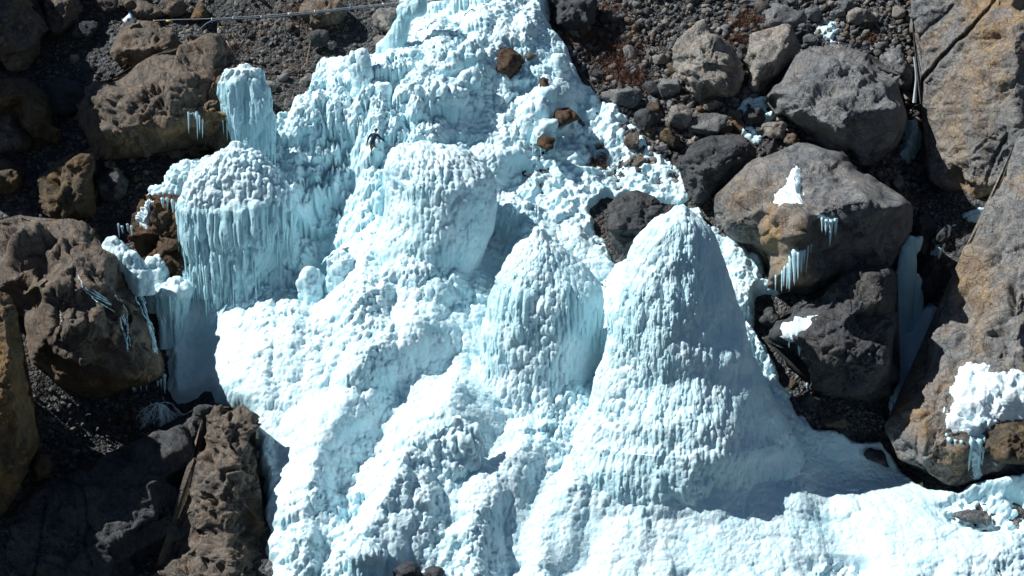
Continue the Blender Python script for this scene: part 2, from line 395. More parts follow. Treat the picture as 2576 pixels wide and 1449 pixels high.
def build_ice_sheet():
    step = 0.063
    pst = poly_st(ICE_POLY); ext = [poly_st(q) for q in EXTRA_POLYS]
    allp = np.array(pst); s0, s1 = max(-33, allp[:, 0].min() - 1), min(34, allp[:, 0].max() + 1)
    t0, t1 = max(-31, allp[:, 1].min() - 1), min(26, allp[:, 1].max() + 1)
    xs = np.arange(s0, s1, step); ys = np.arange(t0, t1, step)
    S, T = np.meshgrid(xs, ys); sh = S.shape; s = S.ravel(); t = T.ravel()
    # coarse signed distance, interpolated
    cst = 0.3
    cx = np.arange(s0 - 1, s1 + 1, cst); cy = np.arange(t0 - 1, t1 + 1, cst); CX, CY = np.meshgrid(cx, cy)
    sd = np.where(inside(CX, CY, pst), 1, -1) * seg_dist(CX, CY, pst)
    for q in ext: sd = np.maximum(sd, np.where(inside(CX, CY, q), 1, -1) * seg_dist(CX, CY, q) + .35)
    def interp(G):
        a = (s - cx[0]) / cst; b = (t - cy[0]) / cst; i = a.astype(int); j = b.astype(int); a -= i; b -= j
        return G[j, i] * (1 - a) * (1 - b) + G[j, i + 1] * a * (1 - b) + G[j + 1, i] * (1 - a) * b + G[j + 1, i + 1] * a * b
    sd = interp(sd); keep = sd > -0.5
    idx = np.where(keep)[0]; s = s[idx]; t = t[idx]; sd = sd[idx]
    q3 = np.stack([s, t, 0 * s], -1)
    sd = sd + 0.45 * fbm(q3 * 0.9, 21, 4)
    rough = 0.66 + 0.75 * fbm(q3 * np.array([.34, .13, 1]), 31, 3)
    rough = np.clip(rough, .42, 1.3)
    for (zu, zv, a, b, k) in SMOOTH:
        c = ground_hit(zu, zv); pm = pxm(c); cs, ct = to_st(c)
        rough = rough * (1 - k * np.exp(-0.8 * (((s - cs) * pm / a) ** 2 + ((t - ct) * pm * 0.83 / b) ** 2)))
    for (zu, zv, a, b, k) in [(1180, 180, 330, 220, 1.2), (860, 560, 120, 170, 1.0), (1000, 780, 200, 90, .25)]:
        c = ground_hit(zu, zv); pm = pxm(c); cs, ct = to_st(c)
        rough = rough * (1 + k * np.exp(-0.8 * (((s - cs) * pm / a) ** 2 + ((t - ct) * pm * 0.83 / b) ** 2)))
    rough = np.clip(rough, 0.07, 2.1)
    M = macro(s, t)
    teeth = 0.16 * vnoise(np.stack([s * 7.0, t * 0.7, 0 * s], -1), 5) + 0.10 * vnoise(np.stack([s * 15, t * 1.2, 0 * s], -1), 6)
    warp = 0.35 * fbm(q3 * 0.8, 41, 2)
    shelf = lumps2(s + warp, t + teeth * rough, 3.4, 51, 1.7, 0.55) * 0.40
    big = lumps2(s + warp * 0.5, t + teeth * rough, 1.35, 52, 1.6, 0.5) * 0.46
    med = lumps2(s, t + teeth * 0.5, 0.62, 53, 1.3, 0.65) * 0.54
    wa = .20 * fbm(q3 * 1.1, 43, 2) + .07 * vnoise(q3 * 3.1, 44); wb = .20 * fbm(q3 * 1.1, 45, 2) + .07 * vnoise(q3 * 3.1, 46)
    sml = np.maximum(lumps2(s + wa, t + wb, 0.34, 54, 1.1, .8), lumps2(s * .8 + t * .6 + wb, t * .8 - s * .6 + wa, 0.27, 57)) * 0.80
    fine = lumps2(s * .6 - t * .8 + wa, s * .8 + t * .6 + wb, 0.17, 55) * 0.85
    mid = 0.5 + 0.5 * fbm(q3 * 0.35, 61, 3)
    h = M + 0.15 + rough * (shelf + big * (0.5 + mid) + med * (1.3 - 0.8 * mid)) + np.clip(rough, 0.35, 1.2) * (sml + fine) + 0.25 * fbm(q3 * 0.3, 71, 3)
    edge = sst(sd, -0.1, 0.9)
    h = h * edge + (M - 0.9) * (1 - edge)
    # thin patchy cover among the rubble: ground shows between ragged islands of snow
    bias = .45 - .30 * sst(s, 6.8, 9.5)
    gl = M + ground_noise(s, t) - .35 + .62 * (.7 * fbm(q3 * .9, 81, 3) + .7 * fbm(q3 * 2.6, 82, 4) + bias) + .22 * sml + .2 * fine
    w = np.zeros(len(s))
    for (pu, pv, pa, pb, pk) in [(1500, 400, 150, 75, 1.3), (1440, 480, 120, 60, 1.1), (2490, 1290, 110, 45, 1.1), (1650, 430, 120, 90, 1.5), (1590, 330, 80, 60, 1.5), (1990, 745, 90, 30, .6), (1350, 450, 70, 40, 1.2), (1540, 560, 70, 80, 1.0), (1500, 300, 60, 70, .9), (2110, 1440, 80, 26, .9), (2085, 78, 80, 40, 1.5), (1905, 268, 70, 40, 1.4), (1895, 328, 60, 26, 1.4), (2450, 538, 70, 30, 1.0)]:
        c = ground_hit(pu, pv); pm = pxm(c); cs, ct = to_st(c)
        w = np.maximum(w, np.clip(pk * 1.25 * np.exp(-0.9 * (((s - cs) * pm / pa) ** 2 + ((t - ct) * pm * 0.83 / pb) ** 2)), 0, 1))
    w = sst(w, .15, .75) * edge
    h = h * (1 - w) + gl * w
    P = from_st(s, t, h)
    remap = np.full(keep.size, -1, np.int64); remap[idx] = np.arange(len(idx))
    I = remap.reshape(sh)
    F = np.stack([I[:-1, :-1], I[:-1, 1:], I[1:, 1:], I[1:, :-1]], -1).reshape(-1, 4); F = F[(F >= 0).all(1)]
    # clear ice where small cliffs are steep
    dh = np.zeros(len(s)); H2 = np.full(keep.size, np.nan); H2[idx] = h; gT = np.gradient(H2.reshape(sh), axis=0).ravel()[idx] / step
    clear = np.nan_to_num(sst(gT, 0.5, 1.8)) * 0.7 * sst(rough, 0.25, 0.6)
    o = obj('ice_slope', mesh_from('ice_slope', P, F, M_ICE, attrs={'clear': clear}))
    kind(o, 'structure', 'lumpy white and pale blue ice sheet covering the slope')
build_ice_sheet()

# ================================================================== free-standing ice formations
def icicle_mesh_data(p, L, r, seed, n=6):
    rr = random.Random(seed); rows = [(-.06, .7), (0.04, 1.25), (0.16, rr.uniform(.8, 1.05)), (0.4, rr.uniform(.6, .85)), (0.66, rr.uniform(.35, .6)), (0.87, .24)]
    V = []; F = []
    dx, dy = rr.uniform(-.04, .04), rr.uniform(-.04, .04)
    for (k, w) in rows:
        for j in range(n):
            a = 2 * math.pi * j / n
            V.append((p[0] + r * w * math.cos(a) + dx * k * L, p[1] + r * w * math.sin(a) + dy * k * L, p[2] - k * L))
    V.append((p[0] + dx * L, p[1] + dy * L, p[2] - L))
    for k in range(len(rows) - 1):
        for j in range(n):
            a, b = k * n + j, k * n + (j + 1) % n
            F += [(a, a + n, b + n), (a, b + n, b)]
    m = (len(rows) - 1) * n
    for j in range(n): F.append((m + j, len(V) - 1, m + (j + 1) % n))
    return V, F

def formation(name, label, prof, cat='ice formation', group=None, base=None, depth=0.8, sq=2.0, res=0.060, lump=0.7, flute=0.6,
              ftop=None, dy=0.0, lean=0.0, seed=1, fine=1.0, mat=None, teeth=0, y0=None, maxdepth=99, skirt=60, tlen=1.5, calm=0.0):
    """ice body from its left/right outline at successive heights: prof = [(v, uL, uR)] top to bottom"""
    prof = np.array(prof, float); v = prof[:, 0]; cu = (prof[:, 1] + prof[:, 2]) / 2; hw = (prof[:, 2] - prof[:, 1]) / 2
    bu, bv = base if base else (cu[-1], v[-1])
    pm0 = pxm(ground_hit(bu, bv)); ry0 = min(np.interp(bv, v, hw) / pm0 * depth, maxdepth)
    yy = (gy(bu, bv) + ry0 if y0 is None else y0) + dy      # (bu, bv) is where its front meets the slope
    prof = np.vstack([prof, prof[-1] + np.array([skirt, 0, 0])]); v = prof[:, 0]; cu = (prof[:, 1] + prof[:, 2]) / 2; hw = (prof[:, 2] - prof[:, 1]) / 2
    v = np.concatenate([[v[0] - max(2, hw[0] * 0.12)], v]); cu = np.concatenate([[cu[0]], cu]); hw = np.concatenate([[0.5], hw])
    pm = FPX / yy * 0.97
    arc = np.concatenate([[0], np.cumsum(np.hypot(np.diff(v), np.diff(hw)))])
    n = max(8, int(arc[-1] / pm / res)); a = np.linspace(0, arc[-1], n)
    def rs(x):
        y = np.interp(a, arc, x); k = max(1, n // 40)
        yp = np.concatenate([np.full(k, y[0]), y, np.full(k, y[-1])]); ker = np.ones(2 * k + 1) / (2 * k + 1)
        return np.convolve(yp, ker, 'valid')
    V_, C_, W_ = rs(v), rs(cu), rs(hw); W_[0] = 0.2
    ctr = at(C_, V_, yy); zz = ctr[:, 2]; X = ctr[:, 0]; RX = W_ / pm
    RY = np.minimum(RX * depth, maxdepth)
    yc = yy + lean * (zz - zz[-1])
    nf = max(10, int(math.pi * 1.15 * RX.max() * (0.5 + 0.5 * min(depth, 1.2)) / res)); nb = max(6, nf // 5)
    th = np.concatenate([np.linspace(-0.25, math.pi + 0.25, nf), np.linspace(math.pi + 0.25, 2 * math.pi - 0.25, nb + 2)[1:-1]])
    ct, st_ = np.cos(th), np.sin(th); e = 2.0 / sq
    cx = np.sign(ct) * np.abs(ct) ** e; sy = np.sign(st_) * np.abs(st_) ** e
    P = np.empty((n, len(th), 3))
    P[:, :, 0] = X[:, None] + RX[:, None] * cx[None]; P[:, :, 1] = yc[:, None] - RY[:, None] * sy[None]; P[:, :, 2] = zz[:, None]
    Pw = np.concatenate([P[:, -1:], P, P[:, :1]], 1)
    Nn = grid_normals(Pw)[:, 1:-1]
    # outward
    cen = np.stack([X, yc, zz - 0.6 * RX], -1)[:, None]; sgn = np.sign(((P - cen) * Nn).sum(-1, keepdims=True)); Nn = Nn * np.where(sgn == 0, 1, sgn)
    Nn[0] = (0, 0, 1)
    p = P.reshape(-1, 3); nn = Nn.reshape(-1, 3)
    steep = 1 - sst(nn[:, 2], 0.25, 0.75)
    fl = flute * steep * sst(fbm(p * np.array([0.5, 0.5, 0.25]), seed + 3, 3), -0.35, 0.3) if flute < 0.99 else steep
    if ftop is not None:   # above this photo row the body is frosted cauliflower, below it hangs in columns
        zt = at(cu[0], ftop, yy)[2]; fl = fl * sst(p[:, 2] + min(1.3, .25 * RX.max()) * fbm(p * .7, seed + 9, 3), zt + 0.3, zt - 0.6)
    wq = p + 0.25 * np.stack([fbm(p * 0.9, seed + 11, 2), fbm(p * 0.9, seed + 12, 2), fbm(p * 0.9, seed + 13, 2)], -1)
    amp = np.repeat(np.clip(RX / 1.1, .55, 1), len(th))
    tl = 1.5 + 2.0 * steep.mean()
    caul = (lumps3(wq, 1.25, seed + 21, 1.0, 2.2) * 0.85 + lumps3(wq, 0.58, seed + 22, 1.0, tl) * 1.15) * lump + (lumps3(p, 0.31, seed + 23, 1, tl * .8, 1.2) * 0.98 + lumps3(p, 0.17, seed + 26, 1, 2.0, 1.2) * 0.42) * fine
    col = lumps3(wq, 0.85, seed + 24, 1.0, 3.0, 5.0) * 0.62 + lumps3(p, 0.31, seed + 25, 1.0, 3.0, 9.0) * 0.95 + lumps3(p, 0.14, seed + 27, 1.0, 3.0, 12.0) * 0.8
    ease = 1 - calm * sst(nn[:, 0], .05, .5)      # the lee side stays smooth and granular
    caul = caul * ease + .06 * (1 - ease); fl = fl * ease
    d = (caul * (1 - fl) + (col + .12) * fl) * amp + np.repeat(np.minimum(.7, .15 * RX), len(th)) * fbm(p * 0.28, seed + 2, 3)
    d -= np.percentile(d, 55) * np.repeat(np.clip(RX / .9, 0, 1), len(th))
    d *= np.repeat(sst(np.arange(n), 0, 4), len(th)) * 0.9 + 0.1
    q = p + nn * d[:, None] - np.array([0, 0, 0.30])[None] * 0
    loc = np.array([X[-1], yy, zz[-1]]); m = len(th)
    I = np.arange(n * m).reshape(n, m); J = np.roll(I, -1, axis=1)
    F = np.stack([I[:-1], I[1:], J[1:], J[:-1]], -1).reshape(-1, 4)
    clear = np.clip(fl * 0.8 * sst(col, 0.0, 0.35) + 0.25 * fl, 0, 1)
    o = obj(name, mesh_from(name, q - loc, F, mat or M_ICE, attrs={'clear': clear}), loc=loc)
    tag(o, label, cat, group)
    if teeth:   # little free icicles under the swellings, too fine to pick apart singly
        rr = random.Random(seed); VV, FF = [], []
        front = np.where((np.tile(th, n) > 0) & (np.tile(th, n) < math.pi) & (fl > 0.3))[0]
        if len(front):
            for k in range(teeth // 3):
                i = int(front[rr.randrange(len(front))]); b = q[i] - nn[i] * 0.02 - loc
                v1, f1 = icicle_mesh_data(b, rr.uniform(.35, 1) * tlen, rr.uniform(.05, .11), seed * 1000 + k, 5)
                off = len(VV); VV += v1; FF += [tuple(x + off for x in f) for f in f1]
            c = obj('icicle_fringe', mesh_from('icicle_fringe', np.array(VV), np.array(FF), mat or M_ICE, attrs={'clear': np.full(len(VV), .75)}), parent=o)
            kind(c, 'stuff')
    return o

formation('ice_cone', 'tallest steep white ice cone, right of centre, dripping with icicles',
    [(520, 1703, 1728), (532, 1680, 1748), (555, 1655, 1772), (590, 1628, 1795), (640, 1598, 1816), (700, 1572, 1838), (765, 1554, 1862), (840, 1538, 1890), (910, 1518, 1914), (980, 1482, 1946), (1050, 1440, 1980), (1110, 1390, 2014), (1170, 1330, 2055), (1230, 1260, 2100), (1290, 1190, 2150)],
    'ice cone', base=(1700, 1270), depth=0.72, lump=0.24, flute=0.5, seed=101, fine=.85, calm=.65, maxdepth=4.6, dy=-.6, teeth=420, res=.055)
formation('ice_cone', 'smaller pointed ice cone standing left of the tallest one',
    [(575, 1351, 1360), (588, 1337, 1377), (606, 1316, 1404), (635, 1290, 1438), (668, 1268, 1474), (700, 1250, 1503), (738, 1239, 1518), (790, 1229, 1516), (850, 1217, 1506), (920, 1204, 1500), (990, 1182, 1505), (1050, 1150, 1515), (1110, 1105, 1530)],
    'ice cone', base=(1330, 1090), depth=0.75, lump=0.26, flute=0.8, seed=131, fine=.95, calm=.4, maxdepth=3.2, teeth=380, res=.055)
formation('ice_mound', 'broad rounded ice mound with icicle skirts below the climber',
    [(372, 1010, 1110), (382, 990, 1160), (405, 978, 1205), (440, 972, 1240), (490, 974, 1254), (545, 966, 1252), (600, 945, 1240), (650, 925, 1225), (690, 918, 1215), (720, 915, 1205)],
    'ice mound', base=(1060, 715), depth=1.0, lump=0.30, flute=0.6, seed=161, fine=1.0, calm=.3, teeth=300)
formation('ice_mound', 'large domed ice block with a long blue icicle curtain, left of the gully',
    [(360, 578, 608), (372, 548, 642), (392, 520, 674), (418, 492, 702), (450, 470, 724), (490, 456, 742), (550, 458, 744), (600, 464, 728), (650, 468, 704), (700, 472, 672), (740, 476, 645), (770, 480, 625)],
    'ice mound', base=(550, 768), depth=0.6, lump=0.26, flute=1.0, ftop=500, seed=191, fine=1.25, sq=2.3, teeth=420, dy=-.5, tlen=2.6)
# ---- tiers of ice on the upper fall
FM = [
 ('ice_column', 'tall leaning ice column at the top edge under the black pipe', [(-12, 1040, 1076), (17, 1012, 1072), (33, 1002, 1066), (50, 996, 1034), (80, 986, 1026), (100, 970, 1020), (125, 952, 1012), (150, 954, 1005), (178, 962, 998)], dict(depth=.6, flute=1, seed=201)),
 ('ice_dome', 'rounded ice dome right of the leaning column, highest of the tier', [(88, 1092, 1118), (94, 1078, 1132), (106, 1068, 1141), (126, 1064, 1147), (152, 1066, 1149)], dict(depth=.6, flute=.9, ftop=118, seed=203)),
 ('ice_dome', 'small ice dome with thin icicles at the foot of the leaning column', [(134, 1030, 1048), (140, 1022, 1056), (158, 1020, 1059), (190, 1022, 1060)], dict(depth=.6, flute=1, ftop=152, seed=205)),
 ('ice_dome', 'wide ice dome with dark gap between its icicles, left of centre top', [(147, 1083, 1112), (152, 1068, 1126), (166, 1054, 1138), (186, 1046, 1145), (224, 1043, 1147)], dict(depth=.6, flute=1, ftop=178, seed=207)),
 ('ice_dome', 'knob of ice tucked right of the wide dome near the top', [(134, 1137, 1150), (140, 1130, 1158), (158, 1128, 1160), (188, 1132, 1160)], dict(depth=.6, flute=.8, seed=209)),
 ('ice_column', 'fluted ice column left of the brown boulder in the upper fall', [(112, 1168, 1196), (122, 1158, 1208), (145, 1157, 1214), (192, 1160, 1216)], dict(depth=.6, flute=1, ftop=135, seed=211)),
 ('ice_column', 'shaded bundle of icicle columns below the upper tier of domes', [(186, 1165, 1190), (196, 1152, 1200), (225, 1148, 1206), (290, 1150, 1208)], dict(depth=.5, flute=1, ftop=205, seed=213)),
 ('ice_dome', 'ice dome with shaded icicles directly above the climber', [(243, 1028, 1052), (249, 1016, 1066), (265, 1010, 1076), (308, 1014, 1080)], dict(depth=.6, flute=1, ftop=268, seed=215)),
 ('ice_dome', 'large bright ice dome ending in a hanging curtain, upper centre', [(201, 1088, 1122), (208, 1074, 1143), (226, 1066, 1160), (256, 1070, 1168), (292, 1080, 1171), (322, 1096, 1170)], dict(depth=.65, flute=1, ftop=252, seed=217, teeth=50)),
 ('ice_spur', 'white ice spur running down beside the bare rock slab', [(136, 890, 908), (150, 880, 926), (175, 880, 931), (200, 893, 932), (240, 890, 944), (290, 888, 952)], dict(depth=.7, flute=.5, seed=219)),
 ('ice_column', 'knobbly thin ice column up and right of the climber', [(220, 956, 970), (228, 948, 977), (255, 950, 976), (298, 948, 980)], dict(depth=.8, flute=.4, seed=221)),
 ('ice_curtain', 'blue shaded icicle curtain left of the climber', [(342, 826, 852), (351, 812, 872), (372, 804, 892), (402, 806, 897), (436, 812, 880)], dict(depth=.55, flute=1, ftop=370, seed=223, teeth=40)),
 ('ice_dome', 'shaded round ice boss between the two shaded ice walls', [(337, 764, 784), (344, 756, 792), (362, 751, 797), (394, 753, 797)], dict(depth=.7, flute=.2, lump=.35, seed=225)),
 ('ice_curtain', 'smooth shaded ice wall right of the hanging icefall', [(308, 694, 722), (318, 688, 738), (340, 688, 750), (392, 690, 752)], dict(depth=.6, flute=.5, lump=.35, seed=227)),
 ('ice_shelf', 'ice shelf with icicle fringe under the brown boulder', [(193, 1232, 1345), (198, 1216, 1355), (214, 1214, 1359), (242, 1222, 1357)], dict(depth=.35, flute=1, ftop=206, seed=229, teeth=40)),
 ('ice_dome', 'small hollow-topped ice boss near the right edge of the upper fall', [(149, 1394, 1414), (156, 1384, 1424), (176, 1382, 1428), (205, 1386, 1430)], dict(depth=.7, flute=.4, seed=231)),
 ('ice_dome', 'bright ice knob above the dark cave-like boulder', [(231, 1370, 1388), (238, 1364, 1394), (272, 1360, 1395)], dict(depth=.7, flute=.3, seed=233)),
 ('ice_shelf', 'ice cap with icicles over the small rust boulder', [(318, 1372, 1390), (326, 1358, 1395), (338, 1342, 1396), (350, 1338, 1395)], dict(depth=.6, flute=.8, seed=235, teeth=24, skirt=10)),
 ('ice_dome', 'bright lumpy ice dome below the ice shelf', [(217, 1242, 1280), (230, 1222, 1300), (260, 1214, 1311), (302, 1218, 1312)], dict(depth=.6, flute=.6, seed=237)),
 ('ice_dome', 'ice hump with short icicles on the crest above the climber', [(285, 1000, 1020), (292, 985, 1036), (310, 978, 1045), (345, 975, 1050)], dict(depth=.6, flute=.7, seed=239)),
 ('ice_dome', 'ice hump left of the bare rock slab on the upper fall', [(176, 800, 840), (186, 790, 868), (206, 786, 880), (240, 770, 884)], dict(depth=.7, flute=.3, seed=241)),
 ('ice_dome', 'small cauliflower ice boss in the blue gully', [(648, 838, 872), (656, 824, 886), (676, 818, 892), (705, 820, 892)], dict(depth=.6, flute=.5, seed=243, dy=-1.9)),
 ('ice_dome', 'little ice mushroom with icicle skirt in the blue gully', [(684, 768, 796), (692, 756, 808), (712, 752, 816), (746, 756, 816)], dict(depth=.6, flute=.6, ftop=704, seed=245, lump=.9, dy=-1.9)),
 ('ice_dome', 'low ice dome right below the broad mound', [(694, 1030, 1085), (703, 1008, 1112), (722, 992, 1135), (756, 980, 1160)], dict(depth=.6, flute=.1, lump=.35, fine=.5, seed=249)),
 ('ice_ledge', 'hanging ice ledge with icicles low on the ice slope', [(1062, 1120, 1180), (1072, 1100, 1200), (1100, 1080, 1212), (1180, 1086, 1205)], dict(depth=.35, flute=.8, seed=251)),
 ('ice_column', 'squat ice pillar with fluted front at the bottom edge', [(1375, 890, 955), (1388, 876, 968), (1410, 870, 972), (1470, 870, 975)], dict(depth=.6, flute=1, ftop=1396, seed=253, teeth=30)),
 ('ice_mound', 'white ice ramp left of the curtained ice block', [(402, 488, 560), (425, 440, 600), (450, 402, 600), (480, 374, 560), (505, 366, 470)], dict(depth=.4, flute=.3, seed=255, skirt=15, dy=-1.2)),
 ('ice_pillar', 'squat ice stump with flat snowy top beside the left cliff', [(706, 424, 448), (712, 404, 462), (722, 392, 472), (745, 390, 475), (780, 391, 472), (812, 396, 462)], dict(depth=.8, flute=1, ftop=732, seed=257, sq=2.5, teeth=20)),
 ('ice_pillar', 'rounded snow-capped ice lump above the squat stump', [(658, 376, 400), (664, 366, 412), (680, 360, 420), (705, 364, 424), (722, 370, 420)], dict(depth=.8, flute=.4, seed=259)),
 ('ice_curtain', 'dark blue frozen trickle in the shaded gully behind the square boulder', [(602, 2296, 2312), (640, 2272, 2300), (700, 2256, 2298), (785, 2250, 2290)], dict(depth=.3, flute=1, seed=261)),
 ('ice_curtain', 'pale frozen trickle beside the dark rock in the gully', [(692, 2288, 2300), (715, 2282, 2312), (792, 2278, 2320)], dict(depth=.3, flute=1, seed=263)),
]
for (nm, lb, pr, kw) in FM:
    kw = dict(kw); kw.setdefault('dy', -0.7); kw.setdefault('fine', 1.25); kw.setdefault('res', .056)
    formation(nm, lb, pr, nm.replace('_', ' '), **kw)
formation('hanging_icefall', 'pale blue icefall hanging over the end of the long brown boulder',
    [(170, 572, 655), (182, 556, 664), (202, 549, 669), (235, 546, 672), (270, 554, 677), (310, 570, 683), (350, 588, 687), (384, 604, 688)], 'icefall', depth=.38, flute=1, ftop=200, seed=271, y0=gy(400, 392) - 2.2, teeth=150, tlen=2.2, lump=.3, skirt=4)

# ================================================================== boulders and cliffs with traced outlines
class Rock: pass
def tri_interp(x, z, PX, PZ, B, tris):
    out = np.zeros(x.shape)
    for a, b, c in tris:
        d = (PZ[b] - PZ[c]) * (PX[a] - PX[c]) + (PX[c] - PX[b]) * (PZ[a] - PZ[c])
        if abs(d) < 1e-9: continue
        l0 = ((PZ[b] - PZ[c]) * (x - PX[c]) + (PX[c] - PX[b]) * (z - PZ[c])) / d
        l1 = ((PZ[c] - PZ[a]) * (x - PX[c]) + (PX[a] - PX[c]) * (z - PZ[c])) / d
        l2 = 1 - l0 - l1; m = (l0 >= -1e-6) & (l1 >= -1e-6) & (l2 >= -1e-6)
        out[m] = (l0 * B[a] + l1 * B[b] + l2 * B[c])[m]
    return out
def facets(p, cell, seed):
    q = (p / cell).astype(np.float32); i = np.floor(q).astype(np.int32); f1 = np.full(len(q), 9., np.float32); f2 = f1.copy(); val = np.zeros(len(q), np.float32)
    for dx in (-1, 0, 1):
        for dy in (-1, 0, 1):
            for dz in (-1, 0, 1):
                c0, c1, c2 = i[:, 0] + dx, i[:, 1] + dy, i[:, 2] + dz; h = hsh(c0, c1, c2, seed)
                a = h01(h); b = h01(h * np.uint32(747796405) >> np.uint32(3)); c = h01(h * np.uint32(2891336453) >> np.uint32(5))
                ex = q[:, 0] - c0 - a; ey = q[:, 1] - c1 - b; ez = q[:, 2] - c2 - c; d = ex * ex + ey * ey + ez * ez
                g0 = h01(h * np.uint32(1597334677) >> np.uint32(4)); g1 = h01(h * np.uint32(3812015801) >> np.uint32(6)); g2 = h01(h * np.uint32(958689277) >> np.uint32(2))
                v = (g0 - .5) * .5 + ex * (g1 - .5) * 1.5 + ez * (g2 - .5) * 1.5 + ey * (g0 - .5) * 1.2
                m = d < f1; f2 = np.where(m, f1, np.minimum(f2, d)); val = np.where(m, v, val); f1 = np.where(m, d, f1)
    ed = np.sqrt(f2) - np.sqrt(f1)
    return val * cell * sst(ed, 0, .28), ed
def rock_disp(p, R):
    k = R.k
    strat = p @ R.rot
    d = 0.24 * fbm(p * 0.33 / k, R.seed, 3) * k + 0.12 * k * (ridged(strat * np.array([.5, .5, 1.5]) / k, R.seed + 5, 5) - .62)
    cr = np.abs(vnoise(p * 0.55 / k + 0.35 * np.stack([fbm(p * 1.3, R.seed + 8, 2)] * 3, -1), R.seed + 7))
    d -= 0.20 * k * np.maximum(0, 1 - cr / 0.035)
    cr2 = np.abs(vnoise(strat * np.array([1.1, 1.1, 2.0]) / k, R.seed + 9))
    d -= 0.10 * k * np.maximum(0, 1 - cr2 / 0.05)
    # broken plates: stepped noise
    st = fbm(strat * np.array([.8, .8, 1.2]) / k, R.seed + 15, 3) * 5
    d += 0.07 * k * (np.floor(st) + sst(st - np.floor(st), 0.75, 1.0))
    wp = p + .10 * k * np.stack([fbm(p * 1.1 / k, R.seed + 31, 3), fbm(p * 1.1 / k, R.seed + 32, 3), fbm(p * 1.1 / k, R.seed + 33, 3)], -1)
    v1, e1 = facets(wp @ R.rot, 2.3 * k, R.seed + 41); v2, e2 = facets(wp @ R.rot * np.array([1, 1, 1.5]), .85 * k, R.seed + 42)
    d += .62 * v1 + .46 * v2 - .15 * k * np.maximum(0, 1 - e1 / .05) - .05 * k * np.maximum(0, 1 - e2 / .09)
    d += 0.09 * fbm(p * 3.3, R.seed + 11, 4) + .10 * (ridged(p * 2.2, R.seed + 51, 3) - .6)
    return d * R.rough
def graze_disp(P, Nn, R):   # relief fades where the face turns edge-on, so it never combs into fins
    vd = (CAM - P) / np.linalg.norm(CAM - P, axis=1, keepdims=True)
    return rock_disp(P, R) * np.clip((Nn * vd).sum(1) / .52, .12, 1)
def rock(name, label, outline, pts=None, base=None, y=None, dy=0.0, lean=0.35, thick=None, mat=M_GREY, cat='boulder', seed=1, rough=1.0,
         res=0.085, bulge=0.5, blur=0.08, cracks=(), group=None, k=None, edge=0.10, stains=()):
    R = Rock(); R.seed = seed; R.rough = rough
    rr = random.Random(seed)
    o2 = np.array(outline, float); bu, bv = base if base else (o2[:, 0].mean(), o2[:, 1].max() - 6)
    y0 = (gy(bu, bv) if y is None else y) + dy; R.y0 = y0
    P0 = at(o2[:, 0], o2[:, 1], y0); R.zb = P0[:, 2].min(); ox, oz = P0[:, 0], P0[:, 2]
    w, h = np.ptp(ox), np.ptp(oz); size = min(w, h)
    R.k = k if k else min(1.6, max(0.35, size / 5.0)); R.lean = lean
    ang = rr.uniform(0.2, 0.9); az = rr.uniform(0, 6.28)
    R.rot = np.array(Matrix.Rotation(ang, 3, Vector((math.cos(az), math.sin(az), 0))))
    if pts is None:
        cu, cv = o2.mean(0); pts = []
        n = 6 if size < 2.5 else 9
        for j in range(n):
            a = 2 * math.pi * j / n + rr.uniform(-.25, .25)
            dirs = o2 - (cu, cv); i = np.argmax((dirs[:, 0] * math.cos(a) + dirs[:, 1] * math.sin(a)) / np.hypot(*dirs.T))
            f = rr.uniform(.42, .68); pts.append((cu + dirs[i, 0] * f, cv + dirs[i, 1] * f + .10 * np.ptp(o2[:, 1]), bulge * size * rr.uniform(.7, 1.2)))
        pts.append((cu + rr.uniform(-.1, .1) * np.ptp(o2[:, 0]), cv + .10 * np.ptp(o2[:, 1]), bulge * size * rr.uniform(1.0, 1.25)))
    pa = np.array(pts, float); Pi = at(pa[:, 0], pa[:, 1], y0)
    PX = np.concatenate([ox, Pi[:, 0]]); PZ = np.concatenate([oz, Pi[:, 2]]); B = np.concatenate([0 * ox, pa[:, 2]])
    n = len(ox)
    res_ = delaunay_2d_cdt([Vector((a, b)) for a, b in zip(PX, PZ)], [(i, (i + 1) % n) for i in range(n)], [], 1, 1e-5)
    cv_, cf_, orig = res_[0], res_[2], res_[3]
    CX = np.array([q.x for q in cv_]); CZ = np.array([q.y for q in cv_]); CB = np.array([B[o[0]] if o else 0 for o in orig])
    blur = blur + .07 * R.k
    def bul(x, z):
        s = 0
        for kx, kz in ((0, 0), (1, 0), (-1, 0), (0, 1), (0, -1), (.7, .7), (-.7, -.7), (.7, -.7), (-.7, .7)):
            s = s + tri_interp(x + kx * blur, z + kz * blur, CX, CZ, CB, cf_)
        return s / 9
    crk = []
    for (ln, cw, cdp) in cracks:
        a = np.array(ln, float); q = at(a[:, 0], a[:, 1], y0); crk.append((list(zip(q[:, 0], q[:, 2])), cw, cdp))
    oxz = list(zip(ox, oz))
    def surf(x, z):
        b = bul(x, z); rd = .28 * R.k; ed = np.where(inside(x, z, oxz), seg_dist(x, z, oxz), 0); b = b + rd * np.sqrt(np.clip(1 - (1 - np.clip(ed / rd, 0, 1)) ** 2, 0, 1)); dpt = y0 + lean * (z - R.zb) - b
        for ln, cw, cdp in crk:
            dd = seg_dist(x + 0.12 * vnoise(np.stack([x * 1.5, z * 1.5, 0 * x], -1), 77), z, ln, False)
            dpt = dpt + cdp * np.maximum(0, 1 - dd / cw)
        p = np.stack([x, 0 * x + y0, z], -1)
        return CAM + (p - CAM) * (dpt / y0)[:, None]
    R.surf = surf
    dn = densify(list(zip(ox, oz)), max(res * 1.3, 0.12), edge, seed)
    bx, bz = np.array(dn).T
    gx, gz = np.meshgrid(np.arange(bx.min(), bx.max(), res), np.arange(bz.min(), bz.max(), res * .87))
